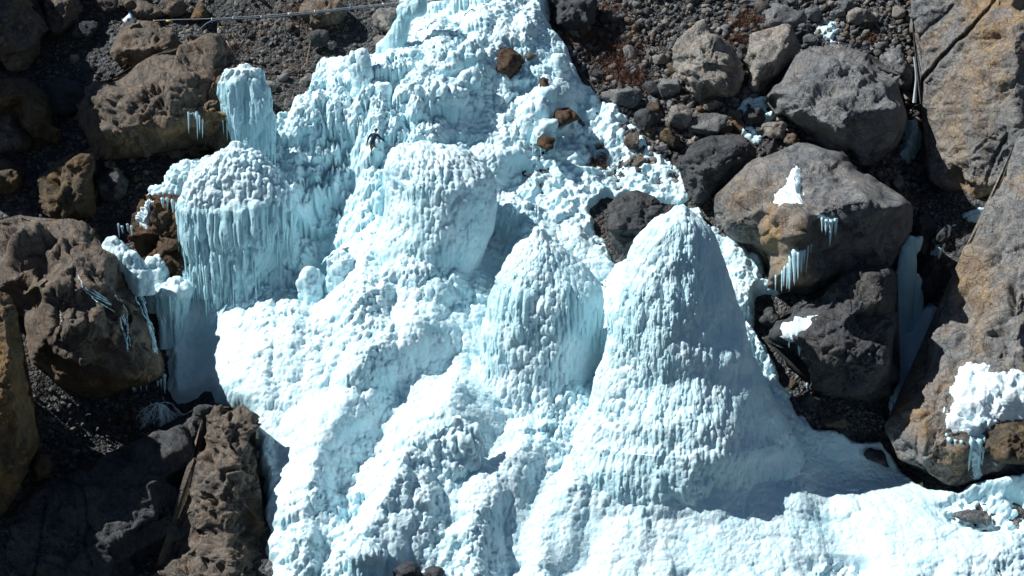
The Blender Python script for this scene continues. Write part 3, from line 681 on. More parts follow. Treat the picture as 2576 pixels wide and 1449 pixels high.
    gx[1::2] += res / 2; gx = gx.ravel() + RNG.uniform(-.2, .2, gx.size) * res; gz = gz.ravel() + RNG.uniform(-.2, .2, gz.size) * res
    m = inside(gx, gz, dn); gx, gz = gx[m], gz[m]; m = seg_dist(gx, gz, dn) > res * .55; gx, gz = gx[m], gz[m]
    nb = len(bx); vx = np.concatenate([bx, gx]); vz = np.concatenate([bz, gz])
    r2 = delaunay_2d_cdt([Vector((a, b)) for a, b in zip(vx, vz)], [(i, (i + 1) % nb) for i in range(nb)], [], 1, 1e-6, True)
    V2 = np.array([(q.x, q.y) for q in r2[0]]); F2 = np.array([f for f in r2[2] if len(f) == 3])
    P = surf(V2[:, 0], V2[:, 1]); Nn = vnormals(P, F2)
    fl = np.sign(-(Nn[:, 1].mean())); 
    if fl < 0: F2 = F2[:, ::-1]; Nn = -Nn
    P = P + Nn * graze_disp(P, Nn, R)[:, None]
    vd = (CAM - P) / np.linalg.norm(CAM - P, axis=1, keepdims=True); w_ = (1 - sst((vnormals(P, F2) * vd).sum(1), .25, .6))[:, None] * .9
    ea = np.concatenate([F2[:, 0], F2[:, 1], F2[:, 2], F2[:, 1], F2[:, 2], F2[:, 0]]); eb = np.concatenate([F2[:, 1], F2[:, 2], F2[:, 0], F2[:, 0], F2[:, 1], F2[:, 2]])
    cnt = np.bincount(ea, minlength=len(P))[:, None]
    for _ in range(2):
        av = np.stack([np.bincount(ea, P[eb, c_], minlength=len(P)) for c_ in range(3)], -1) / np.maximum(cnt, 1); P = P * (1 - w_) + av * w_
    # boundary loop -> closed back
    back_of = {}
    for vi, og in enumerate(r2[3]):
        for q in og: back_of.setdefault(q, vi)
    loop = [back_of[q] for q in range(nb) if q in back_of]; loop = [a for a, b in zip(loop, loop[1:] + loop[:1]) if a != b]
    es = set(map(tuple, np.concatenate([F2[:, [0, 1]], F2[:, [1, 2]], F2[:, [2, 0]]]).tolist()))
    if sum((a, b) in es for a, b in zip(loop, loop[1:])) < sum((b, a) in es for a, b in zip(loop, loop[1:])): loop = loop[::-1]
    T = thick if thick else max(0.8, size * .8); cxz = np.array([P[:, 0].mean(), 0, P[:, 2].mean()])
    L = np.array(loop); V = [P]; off = len(P); faces = [F2]; prev = L
    for (f, dq) in ((.995, .25), (.85, .75), (.35, 1.0)):
        ring = P[L] - Nn[L] * (.45 * R.k if f > .9 else 1.1 * R.k); ring[:, 0] = cxz[0] + (ring[:, 0] - cxz[0]) * f; ring[:, 2] = cxz[2] + (ring[:, 2] - cxz[2]) * f; ring = CAM + (ring - CAM) * (1 + T * dq / y0)
        V.append(ring); ids = off + np.arange(len(L)); off += len(L)
        a, b = prev, np.roll(prev, -1); c2, d2 = ids, np.roll(ids, -1)
        faces.append(np.stack([b, a, c2], -1)); faces.append(np.stack([b, c2, d2], -1)); prev = ids
    cen = V[-1].mean(0, keepdims=True); V.append(cen)
    faces.append(np.stack([np.roll(prev, -1), prev, np.full(len(L), off)], -1))
    V = np.concatenate(V); F = np.concatenate(faces)
    loc = np.array([cxz[0], y0, P[:, 2].min()]); st = np.zeros(len(V))
    for (su, sv_, ra, rb, am) in stains:
        c = at(su, sv_, y0); pm = pxm(c); st = np.maximum(st, am * np.exp(-(((V[:, 0] - c[0]) * pm / ra) ** 2 + ((V[:, 2] - c[2]) * pm / rb) ** 2)))
    o = obj(name, mesh_from(name, V - loc, F, mat, attrs={'stain': st}), loc=loc); tag(o, label, cat, group); R.o = o; R.outline = outline
    return R

def rock_points(R, u, v):
    q = at(u, v, R.y0); return R.surf(q[:, 0], q[:, 2])

def snow_patch(R, label, poly, thick=0.35, name='snow_patch', cat='snow patch', res=0.07, seed=1, lump=.5, rough=.16, clear=0.0):
    """snow lying on a rock: follows the rock's own face with a real thickness"""
    dn = densify([tuple(p) for p in poly], 3.0, rough * 1.35, seed); o2 = np.array(dn)
    q = at(o2[:, 0], o2[:, 1], R.y0); dn = list(zip(q[:, 0], q[:, 2])); bx, bz = q[:, 0], q[:, 2]
    gx, gz = np.meshgrid(np.arange(bx.min(), bx.max(), res), np.arange(bz.min(), bz.max(), res)); gx = gx.ravel(); gz = gz.ravel()
    m = inside(gx, gz, dn); gx, gz = gx[m], gz[m]; m = seg_dist(gx, gz, dn) > res * .5; gx, gz = gx[m], gz[m]
    nb = len(bx); vx = np.concatenate([bx, gx]); vz = np.concatenate([bz, gz])
    r2 = delaunay_2d_cdt([Vector((a, b)) for a, b in zip(vx, vz)], [(i, (i + 1) % nb) for i in range(nb)], [], 1, 1e-6, True)
    V2 = np.array([(q.x, q.y) for q in r2[0]]); F2 = np.array([f for f in r2[2] if len(f) == 3])
    P = R.surf(V2[:, 0], V2[:, 1]); Nn = vnormals(P, F2)
    if Nn[:, 1].mean() > 0: F2 = F2[:, ::-1]; Nn = -Nn
    Nm = Nn.mean(0); Nm /= np.linalg.norm(Nm)
    P = P + Nn * graze_disp(P, Nn, R)[:, None]
    ed = seg_dist(V2[:, 0], V2[:, 1], dn); t = np.sqrt(np.clip(ed / 0.5, 0, 1))
    d = -0.12 + t * (thick + lump * (lumps3(P, 0.8, seed, 1, 1.3) * .5 + lumps3(P, 0.35, seed + 1) * .6 + lumps3(P, .18, seed + 2) * .5))
    P = P + (Nm * .7 + np.array([0, -.2, .45])) * d[:, None]
    loc = P.mean(0)
    o = obj(name, mesh_from(name, P - loc, F2, M_SNOW, attrs={'clear': np.full(len(P), clear)}), loc=loc)
    return tag(o, label, cat)

def icicles(label, spots, R=None, y=None, name='icicle_row', seed=1, off=0.12):
    """spots: (u, v_top, length in photo units, radius m); each icicle is a part"""
    root = None
    for k, (u, v, L, r) in enumerate(spots):
        rq = random.Random(seed * 77 + k); L = L * rq.uniform(.55, 1.15); r = r * rq.uniform(.6, 1.35); u = u + rq.uniform(-2, 2)
        p = (rock_points(R, np.array([u]), np.array([v]))[0] if R else at(u, v, y)) - np.array([0, off, 0])
        pm = pxm(p)
        if root is None: root = empty(name, p); tag(root, label, 'icicles'); o0 = p
        V, F = icicle_mesh_data(p - o0, L / pm, r, seed * 100 + k, 7)
        obj('icicle', mesh_from('icicle', np.array(V), np.array(F), M_ICE, attrs={'clear': np.full(len(V), .55)}), parent=root)
    return root

def sc(pts, dx=0, dy=0, f=3.0): return [(dx + x / f, dy + y / f) for x, y in pts]
# ---------- left side
rock('boulder', 'big dark brown boulder in the top left corner', [(-60, -60), (78, -60), (100, 30), (118, 80), (120, 110), (105, 125), (82, 165), (60, 182), (30, 182), (0, 168), (-60, 160)],
     [(20, 20, 3.0), (80, 60, 2.6), (95, 105, 1.8), (50, 130, 2.6), (-20, 90, 3.4)], mat=M_BROWN, seed=11, base=(50, 175))
rock('boulder', 'brown boulder cut by the top edge, second from the left corner', [(82, -60), (205, -60), (202, 45), (186, 66), (160, 86), (130, 98), (116, 100), (100, 50)], mat=M_BROWN, seed=12, dy=1.0)
rock('boulder', 'rounded brown boulder at the left edge under the corner boulder', [(-60, 200), (0, 198), (50, 186), (90, 200), (112, 240), (142, 290), (166, 325), (150, 362), (90, 366), (40, 300), (-60, 295)], mat=M_OCHRE, seed=13)
rock('boulder', 'mottled grey brown boulder low on the left edge', [(-60, 285), (30, 280), (60, 310), (84, 350), (76, 378), (40, 392), (-60, 385)], mat=M_BROWN, seed=14)
rock('boulder', 'small brown boulder at the left edge beside the leaning block', [(-60, 400), (20, 398), (45, 410), (62, 440), (58, 470), (30, 488), (-60, 490)], mat=M_OCHRE, seed=15)
rock('boulder', 'flat dark slab at the top edge, left of the cable', [(304, -10), (350, 0), (385, 12), (427, 26), (431, 40), (385, 49), (330, 39), (309, 18)], mat=M_BROWN, seed=16, dy=.5)
rock('boulder', 'wedge shaped brown rock behind the cable', [(476, 46), (488, 15), (508, 1), (520, 14), (527, 46), (500, 54)], mat=M_OCHRE, seed=17)
R_CAB = rock('boulder', 'rounded brown boulder carrying the end of the cable', [(277, 130), (283, 107), (300, 73), (317, 60), (353, 53), (387, 57), (413, 67), (437, 77), (450, 93), (455, 113), (452, 140), (427, 146), (383, 153), (333, 162), (307, 162), (283, 153)],
     [(310, 92, 1.3), (370, 78, 1.5), (425, 95, 1.3), (320, 125, 2.2), (380, 122, 2.5), (430, 125, 1.7)], mat=M_BROWN, seed=18)
R_LONG = rock('boulder', 'long brown boulder with pitted grey top, hung with ice at its right end', sc([(595, 890), (600, 830), (640, 760), (680, 680), (750, 630), (850, 590), (1000, 500), (1100, 440), (1300, 410), (1450, 370), (1560, 330), (1640, 310), (1760, 400), (1850, 480), (1900, 560), (1960, 760), (1960, 950), (1900, 1080), (1720, 1090), (1600, 1100), (1500, 1110), (1350, 1130), (1200, 1150), (1080, 1190), (960, 1205), (820, 1200), (720, 1180), (690, 1110), (650, 1040), (610, 960)]),
     [(235, 260, 1.6), (300, 235, 3.0), (380, 215, 3.4), (460, 200, 3.4), (540, 170, 3.0), (590, 220, 2.6), (270, 330, 3.0), (340, 320, 4.2), (430, 300, 4.4), (520, 280, 4.0), (580, 300, 2.8), (300, 375, 1.8), (420, 365, 1.8)], mat=M_BROWN, seed=19, stains=[(480, 320, 120, 40, .7), (330, 350, 100, 40, .5), (570, 290, 50, 70, .8)], base=(400, 392), rough=1.3)
rock('boulder', 'leaning angular brown block below the long boulder', [(97, 500), (100, 460), (115, 425), (150, 400), (190, 385), (228, 374), (241, 393), (241, 425), (233, 455), (247, 490), (242, 522), (216, 546), (170, 555), (125, 552), (105, 537)],
     [(140, 430, 1.0), (200, 405, 1.2), (225, 430, 1.3), (150, 490, 2.0), (205, 490, 2.0), (170, 530, 1.4)], mat=M_OCHRE, seed=20)
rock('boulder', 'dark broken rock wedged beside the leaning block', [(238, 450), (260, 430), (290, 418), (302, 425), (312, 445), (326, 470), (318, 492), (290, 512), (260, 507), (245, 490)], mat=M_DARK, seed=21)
R_UND = rock('rock_outcrop', 'broken rust brown rock under the edge of the curtained ice block', [(332, 520), (350, 495), (375, 476), (430, 480), (500, 500), (520, 600), (515, 720), (470, 715), (440, 690), (400, 672), (360, 655), (335, 630), (318, 592)],
     [(370, 520, 1.0), (420, 530, 1.0), (390, 590, 1.5), (440, 620, 1.2), (470, 660, .6)], mat=M_RUST, cat='rock outcrop', seed=22, rough=1.7, dy=.4)
R_BIGL = rock('boulder', 'huge grey topped brown boulder overhanging at the left', [(-60, 562), (100, 557), (190, 560), (215, 575), (240, 600), (270, 625), (300, 645), (320, 680), (345, 720), (370, 760), (385, 800), (397, 840), (412, 880), (420, 930), (414, 962), (390, 972), (350, 978), (330, 972), (300, 988), (260, 1002), (215, 1004), (170, 992), (120, 967), (75, 927), (60, 872), (45, 800), (20, 770), (-60, 760)],
     [(60, 620, 3.0), (150, 615, 3.0), (40, 700, 5.6), (110, 735, 6.4), (165, 715, 6.0), (200, 655, 4.2), (255, 660, 3.4), (270, 740, 5.2), (330, 790, 4.0), (365, 860, 3.2), (380, 925, 2.6), (300, 860, 5.4), (180, 830, 6.8), (110, 840, 6.0), (200, 930, 4.6), (290, 940, 4.2)],
     mat=M_BROWN, seed=23, stains=[(240, 930, 140, 60, .6), (380, 930, 50, 50, .8), (60, 900, 50, 80, .5)], base=(230, 940), thick=7, res=.1, rough=1.1, lean=.2,
     cracks=[([(300, 860), (325, 800), (320, 760)], .3, .8)])
rock('cliff', 'ochre streaked rock pillar on the lower left edge', [(-60, 735), (0, 740), (30, 755), (45, 780), (52, 830), (60, 900), (66, 960), (85, 1050), (91, 1100), (91, 1138), (76, 1182), (46, 1240), (15, 1292), (-60, 1360)],
     [(10, 800, 1.5), (25, 900, 2.2), (40, 1000, 2.4), (45, 1090, 2.4), (20, 1180, 2.0), (-30, 1000, 3)], mat=M_OCHRE, cat='cliff', seed=24, stains=[(30, 1000, 60, 160, 1.0), (30, 1180, 40, 90, .8)], base=(30, 1240), dy=-1.5, lean=.05, rough=.8)
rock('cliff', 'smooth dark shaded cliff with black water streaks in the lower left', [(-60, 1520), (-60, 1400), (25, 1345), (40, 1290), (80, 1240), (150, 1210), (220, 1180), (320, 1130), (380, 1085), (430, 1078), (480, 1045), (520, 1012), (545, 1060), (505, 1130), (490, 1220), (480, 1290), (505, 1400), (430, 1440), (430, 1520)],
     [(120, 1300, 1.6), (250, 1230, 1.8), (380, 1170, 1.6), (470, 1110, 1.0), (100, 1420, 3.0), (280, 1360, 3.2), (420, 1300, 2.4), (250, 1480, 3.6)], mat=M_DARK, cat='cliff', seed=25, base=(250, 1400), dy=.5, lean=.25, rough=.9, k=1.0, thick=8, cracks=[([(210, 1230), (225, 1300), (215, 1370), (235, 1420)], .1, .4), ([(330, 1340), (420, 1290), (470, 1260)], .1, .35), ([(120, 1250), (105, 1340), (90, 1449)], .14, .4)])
rock('rock_outcrop', 'sunlit crumbly grey brown rock rib left of the ice slope', [(510, 1045), (545, 1020), (590, 1038), (628, 1042), (632, 1120), (648, 1180), (658, 1250), (662, 1320), (656, 1385), (680, 1405), (690, 1520), (375, 1520), (385, 1445), (420, 1405), (465, 1392), (492, 1400), (502, 1340), (472, 1290), (482, 1230), (492, 1150), (522, 1100)],
     [(560, 1080, 1.2), (590, 1160, 1.6), (540, 1180, 1.5), (560, 1280, 1.8), (610, 1260, 1.6), (570, 1370, 2.0), (480, 1440, 1.6), (590, 1450, 2.0)], mat=M_BROWN, cat='rock outcrop', seed=26, base=(560, 1400), dy=-1.2, lean=.45, rough=1.8, k=.7)
rock('boulder', 'dark stone lying in the shaded hollow above the lower cliff', [(70, 1180), (80, 1150), (105, 1138), (130, 1148), (136, 1180), (120, 1205), (90, 1215)], mat=M_OCHRE, seed=27, dy=-1)
rock('boulder', 'brown boulder at the top edge above the cable with grey top', [(750, 30), (762, 6), (800, -10), (860, -2), (880, 20), (872, 45), (850, 62), (812, 70), (785, 68), (768, 50)], mat=M_BROWN, seed=28)
rock('boulder', 'rock with orange stain left of the leaning ice column', [(938, 42), (950, 22), (985, 16), (1012, 30), (1005, 60), (988, 86), (960, 82), (944, 66)], mat=M_TAN, seed=29)
rock('boulder', 'grey boulder half buried left of the ice column foot', [(936, 95), (948, 86), (970, 86), (982, 96), (978, 112), (962, 124), (944, 118)], mat=M_GREY, seed=30)
R_SLAB = rock('rock_slab', 'bare grey brown slab showing through the ice left of the climber', [(836, 312), (848, 292), (868, 272), (888, 248), (896, 262), (893, 290), (880, 305), (862, 324)], mat=M_TAN, cat='rock slab', seed=31, dy=-1.5, bulge=.15)
rock('boulder', 'brown and rust boulder framed by ice in the upper fall', [(1244, 182), (1240, 140), (1252, 118), (1264, 106), (1285, 122), (1310, 135), (1316, 150), (1304, 172), (1285, 192), (1262, 190)], mat=M_RUST, seed=32, dy=-1.1)
rock('boulder', 'dark rust boulder under ice like a small cave, right of the upper fall', [(1392, 318), (1392, 286), (1400, 273), (1430, 267), (1450, 280), (1457, 296), (1440, 311), (1402, 325)], mat=M_RUST, seed=33, dy=-.8)
rock('boulder', 'narrow rust rock beside the icicle shelf', [(1355, 198), (1366, 192), (1380, 200), (1381, 226), (1370, 231), (1357, 228)], mat=M_RUST, seed=34, dy=-1.4)
rock('boulder', 'small rust boulder below the icicle cap', [(1345, 366), (1350, 350), (1372, 344), (1392, 350), (1394, 370), (1375, 377), (1356, 374)], mat=M_RUST, seed=35, dy=-1.2)
rock('boulder', 'grey rock peeping over the hollow ice boss', [(1318, 146), (1322, 134), (1336, 130), (1347, 138), (1345, 150), (1330, 154)], mat=M_TAN, seed=36, dy=-1.2)
rock('boulder', 'black boulder at the top edge right of the ice', [(1383, -20), (1505, -20), (1500, 48), (1472, 70), (1420, 78), (1390, 58)], mat=M_DARK, seed=37, bulge=.5)
rock('boulder', 'dark rock breaking out of the ice at the bottom edge', [(992, 1460), (996, 1432), (1012, 1415), (1040, 1412), (1060, 1428), (1068, 1460)], mat=M_DARK, seed=38, y=gy(1030, 1449) - 1.5)
rock('boulder', 'second dark rock under icicles at the bottom edge', [(1064, 1470), (1070, 1434), (1090, 1420), (1112, 1432), (1118, 1470)], mat=M_DARK, seed=39, y=gy(1090, 1449) - 1.3)
# ---------- right side
rock('boulder', 'tall tan boulder leftmost of the upper pair on the right', [(1690, 150), (1692, 120), (1705, 90), (1730, 65), (1760, 58), (1790, 62), (1815, 75), (1830, 95), (1850, 125), (1868, 160), (1873, 195), (1869, 225), (1845, 242), (1800, 248), (1765, 264), (1740, 250), (1720, 225), (1700, 190)],
     [(1715, 130, .9), (1755, 95, 1.3), (1800, 100, 1.4), (1765, 150, 2.4), (1815, 160, 2.2), (1770, 215, 2.0), (1830, 210, 1.7)], mat=M_TAN, seed=41)
rock('boulder', 'pale tan boulder with shaded right edge, second of the upper pair', [(1874, 187), (1877, 140), (1890, 110), (1904, 87), (1930, 70), (1970, 60), (1990, 60), (2000, 77), (2010, 97), (2019, 117), (2010, 130), (2000, 143), (1984, 160), (1950, 187), (1930, 207), (1914, 240), (1890, 243), (1877, 220)],
     [(1900, 130, 1.2), (1930, 95, 1.2), (1980, 85, 1.5), (1985, 110, 1.6), (1915, 170, 2.0), (1950, 150, 2.0), (1900, 210, 1.2)], mat=M_TAN, seed=42, rough=.8, cracks=())
R_B3 = rock('boulder', 'largest grey boulder in the upper right with a dark shaded underside', [(1917, 245), (1930, 230), (1950, 207), (1984, 167), (2010, 133), (2034, 120), (2084, 113), (2117, 111), (2150, 120), (2184, 133), (2197, 150), (2224, 180), (2257, 207), (2267, 230), (2280, 267), (2286, 290), (2284, 317), (2264, 353), (2237, 383), (2210, 407), (2174, 421), (2134, 402), (2100, 375), (2077, 353), (2037, 327), (1994, 313), (1950, 293), (1947, 260)],
     [(1985, 235, 3.0), (2040, 170, 2.6), (2110, 155, 2.6), (2180, 170, 2.6), (2235, 225, 3.4), (2272, 272, 3.2), (2020, 285, 4.4), (2090, 230, 4.8), (2160, 230, 5.2), (2215, 274, 6.4), (2252, 277, 5.0), (2130, 290, 6.6), (2100, 330, 5.6), (2090, 358, 4.0), (2200, 345, 3.2), (2170, 392, 1.6), (2240, 335, 2.4)], mat=M_GREY, seed=43, lean=.5)
rock('boulder', 'dark grey wedge boulder above the tallest ice cone', [(1705, 420), (1715, 385), (1735, 360), (1770, 340), (1800, 332), (1850, 335), (1890, 350), (1913, 375), (1916, 400), (1895, 416), (1870, 427), (1840, 452), (1810, 477), (1785, 497), (1760, 509), (1735, 500), (1715, 470)],
     [(1740, 390, 1.2), (1790, 365, 1.6), (1850, 360, 1.5), (1770, 430, 2.2), (1830, 410, 2.2), (1880, 390, 1.3), (1770, 475, 1.4)], mat=M_DARK, seed=44)
R_B5 = rock('boulder', 'massive grey boulder with orange left face and snow patch', [(1800, 483), (1827, 460), (1877, 420), (1930, 397), (1977, 367), (2017, 360), (2050, 363), (2077, 373), (2117, 387), (2160, 423), (2217, 457), (2264, 483), (2297, 513), (2304, 536), (2297, 556), (2284, 593), (2264, 623), (2250, 650), (2247, 670), (2150, 692), (2090, 732), (2067, 736), (2007, 726), (1950, 732), (1934, 742), (1924, 725), (1922, 676), (1925, 633), (1897, 616), (1844, 606), (1827, 596), (1797, 573), (1792, 533), (1795, 500)],
     [(1840, 500, 2.2), (1900, 450, 2.4), (1980, 410, 2.4), (2060, 410, 2.8), (2130, 440, 3.0), (1850, 560, 3.0), (1930, 520, 4.8), (2010, 500, 6.0), (2090, 522, 7.6), (2180, 505, 7.6), (2200, 522, 7.4), (2270, 515, 5.4), (1960, 590, 5.2), (2003, 570, 7.4), (2007, 650, 6.6), (2004, 700, 5.4), (1960, 690, 4.0), (2040, 590, 6.4), (2130, 600, 4.6), (2200, 590, 3.4), (2100, 680, 3.4)],
     mat=M_GREY, seed=45, rough=.8, lean=.45, stains=[(1930, 560, 60, 90, .9), (1965, 660, 50, 80, 1.0), (1880, 500, 60, 60, .5)], base=(2020, 720), cracks=[([(1905, 610), (1935, 585), (1950, 565)], .12, .35), ([(1928, 680), (1960, 665), (1990, 640)], .1, .3)])
R_B6 = rock('boulder', 'square dark boulder with layered face and hanging snow, lower right', [(1930, 853), (1950, 826), (1984, 790), (2000, 770), (2067, 740), (2094, 706), (2110, 703), (2140, 680), (2184, 670), (2217, 666), (2247, 673), (2250, 716), (2250, 783), (2250, 966), (2245, 1000), (2190, 1012), (2120, 1007), (2080, 987), (2050, 952), (2020, 932), (1990, 897), (1960, 872)],
     [(1975, 835, .9), (2020, 800, 1.4), (2060, 790, 2.4), (2130, 730, 2.4), (2200, 705, 2.4), (2235, 690, 1.6), (2060, 840, 3.6), (2130, 800, 4.0), (2220, 760, 3.6), (2050, 900, 2.8), (2130, 900, 4.2), (2225, 900, 3.6), (2150, 985, 2.4)], mat=M_DARK, seed=46, rough=1.1, base=(2130, 990))
R_WALL = rock('cliff', 'tall ochre and grey rock wall with diagonal crack, top right', [(2297, -70), (2290, 43), (2304, 73), (2317, 100), (2320, 140), (2317, 187), (2324, 230), (2317, 260), (2327, 300), (2337, 330), (2334, 383), (2334, 450), (2350, 470), (2400, 492), (2430, 505), (2440, 530), (2490, 527), (2530, 505), (2720, 490), (2720, -70)],
     [(2400, 0, 1.6), (2385, 130, 1.5), (2395, 280, 1.7), (2400, 420, 1.6), (2450, 30, 3.0), (2450, 200, 3.6), (2450, 350, 3.4), (2440, 470, 2.4), (2560, 100, 5.2), (2560, 300, 5.0), (2600, 450, 4.0)], mat=M_WALL, cat='cliff', seed=47, stains=[(2440, 490, 60, 50, 1.0), (2400, 330, 30, 120, .6), (2500, 80, 40, 140, .9), (2570, 60, 60, 100, 1.0), (2460, 230, 26, 120, .7), (2350, 420, 20, 90, .4)], base=(2380, 490), lean=.5, thick=9, rough=.55, k=1.3,
     cracks=[([(2318, 204), (2365, 150), (2400, 110), (2440, 75), (2500, 10), (2520, -30)], .16, .9), ([(2310, 95), (2360, 50), (2400, 15)], .1, .5), ([(2480, 480), (2500, 400), (2540, 330)], .15, .5)])
R_B8 = rock('cliff', 'great sloping grey and ochre rock face on the right edge', [(2720, 240), (2600, 290), (2560, 350), (2530, 430), (2500, 500), (2480, 540), (2455, 590), (2430, 640), (2400, 690), (2385, 720), (2370, 780), (2350, 820), (2336, 870), (2330, 920), (2310, 970), (2280, 1010), (2250, 1040), (2226, 1070), (2240, 1110), (2260, 1150), (2300, 1178), (2350, 1212), (2400, 1222), (2450, 1210), (2500, 1196), (2560, 1188), (2720, 1175)],
     [(2500, 640, 1.6), (2440, 740, 1.4), (2400, 860, 1.4), (2360, 960, 1.6), (2300, 1040, 1.4), (2290, 1100, 1.4), (2360, 1080, 2.0), (2350, 1170, .8), (2450, 1000, 2.6), (2420, 1130, 2.2), (2480, 1160, 1.6), (2560, 800, 3.0), (2600, 1000, 3.0), (2620, 500, 2.0)], mat=M_WALL, cat='cliff', seed=48, stains=[(2450, 640, 50, 80, .9), (2300, 1050, 60, 50, 1.0), (2400, 1150, 60, 60, .7), (2520, 780, 60, 90, .6), (2350, 960, 40, 60, .5)], base=(2420, 1215), lean=.62, thick=8, rough=.7, k=1.3)
R_B9 = rock('boulder', 'dark boulder left behind the tallest ice cone', [(1528, 520), (1545, 495), (1580, 480), (1620, 478), (1655, 490), (1670, 520), (1667, 545), (1642, 577), (1612, 612), (1592, 628), (1570, 642), (1555, 632), (1535, 602), (1520, 570)], mat=M_DARK, seed=49, dy=-1)
rock('boulder', 'dark rock standing in the shaded gully on the right', [(2297, 715), (2317, 683), (2337, 646), (2357, 640), (2372, 683), (2376, 710), (2358, 758), (2318, 758), (2307, 743)], mat=M_DARK, seed=50)
rock('boulder', 'black rock filling the gap right of the massive boulder', [(2296, 640), (2290, 600), (2296, 560), (2315, 535), (2345, 548), (2365, 570), (2345, 600), (2330, 650)], mat=M_DARK, seed=51)
rock('boulder', 'grey boulder between the largest boulder and the rock wall', [(2208, 135), (2237, 122), (2270, 122), (2290, 160), (2298, 187), (2291, 228), (2270, 232), (2250, 195), (2217, 168)], mat=M_GREY, seed=52)
rock('boulder', 'dark stone in snow at the foot of the square boulder', [(1912, 805), (1924, 776), (1944, 769), (1965, 793), (1961, 812), (1930, 828)], mat=M_DARK, seed=53)
rock('boulder', 'small dark rock half buried in shaded snow on the right', [(2170, 1140), (2185, 1128), (2215, 1135), (2235, 1160), (2238, 1178), (2215, 1172), (2185, 1160)], mat=M_DARK, seed=54, dy=-.3)
rock('boulder', 'small grey brown rock at the lip of the hollow below the square boulder', [(2070, 1072), (2080, 1052), (2105, 1038), (2128, 1046), (2142, 1068), (2120, 1078)], mat=M_BROWN, seed=55, dy=-.3)
rock('boulder', 'ochre brown block at the right edge above the snow', [(2470, 1120), (2490, 1075), (2530, 1058), (2620, 1055), (2620, 1165), (2560, 1172), (2500, 1160)], mat=M_OCHRE, seed=56, y=R_B8.y0 - 1.2)

# ================================================================== free boulders and stones
def ico(sub):
    bm = bmesh.new(); bmesh.ops.create_icosphere(bm, subdivisions=sub, radius=1)
    bm.verts.ensure_lookup_table()
    V = np.array([v.co[:] for v in bm.verts]); F = np.array([[v.index for v in f.verts] for f in bm.faces]); bm.free()
    return V, F
ICO = {k: ico(k) for k in (1, 2, 3, 4, 5)}
def stone_shape(seed, sub, cuts=12, rough=.05):
    rr = np.random.default_rng(seed); V, F = ICO[sub]; V = V * rr.uniform(.85, 1.15, 3)
    for _ in range(cuts):
        n = rr.normal(size=3); n /= np.linalg.norm(n); d = rr.uniform(.52, .86)
        e = np.maximum(0, V @ n - d); V = V - e[:, None] * n * .96
    if sub > 1:
        r = V / (np.linalg.norm(V, axis=1, keepdims=True) + 1e-9)
        V = V + r * (rough * (fbm(V * 2.2 + seed, seed, 4) + .8 * (ridged(V * 3.1 + seed, seed + 3, 3) - .6)))[:, None]
    V = V - (V.max(0) + V.min(0)) / 2
    return V / (np.ptp(V, axis=0) / 2).max(), F
def boulder(label, u, v, w, h, mat, seed, name='boulder', depth=.8, dy=0.0, sub=4, group=None, cat='boulder'):
    p = ground_hit(u, v + h * .38); pm = pxm(p); V, F = stone_shape(seed, sub)
    e = np.ptp(V, axis=0); V = V * np.array([w / pm / e[0], depth * min(w, h) * 1.15 / pm / e[1], h / pm / e[2]])
    if sub >= 4:
        R = Rock(); R.k = .35; R.seed = seed; R.rough = .55; R.rot = np.eye(3); N0 = vnormals(V, F); V = V + N0 * rock_disp(V + p, R)[:, None]
    loc = at(u, v, p[1] + .15 + dy) - np.array([0, 0, h / pm * .5]); V = V + np.array([0, 0, h / pm * .5])
    o = obj(name, mesh_from(name, V, F, mat, smooth=sub >= 4), loc=loc)
    return tag(o, label, cat, group)
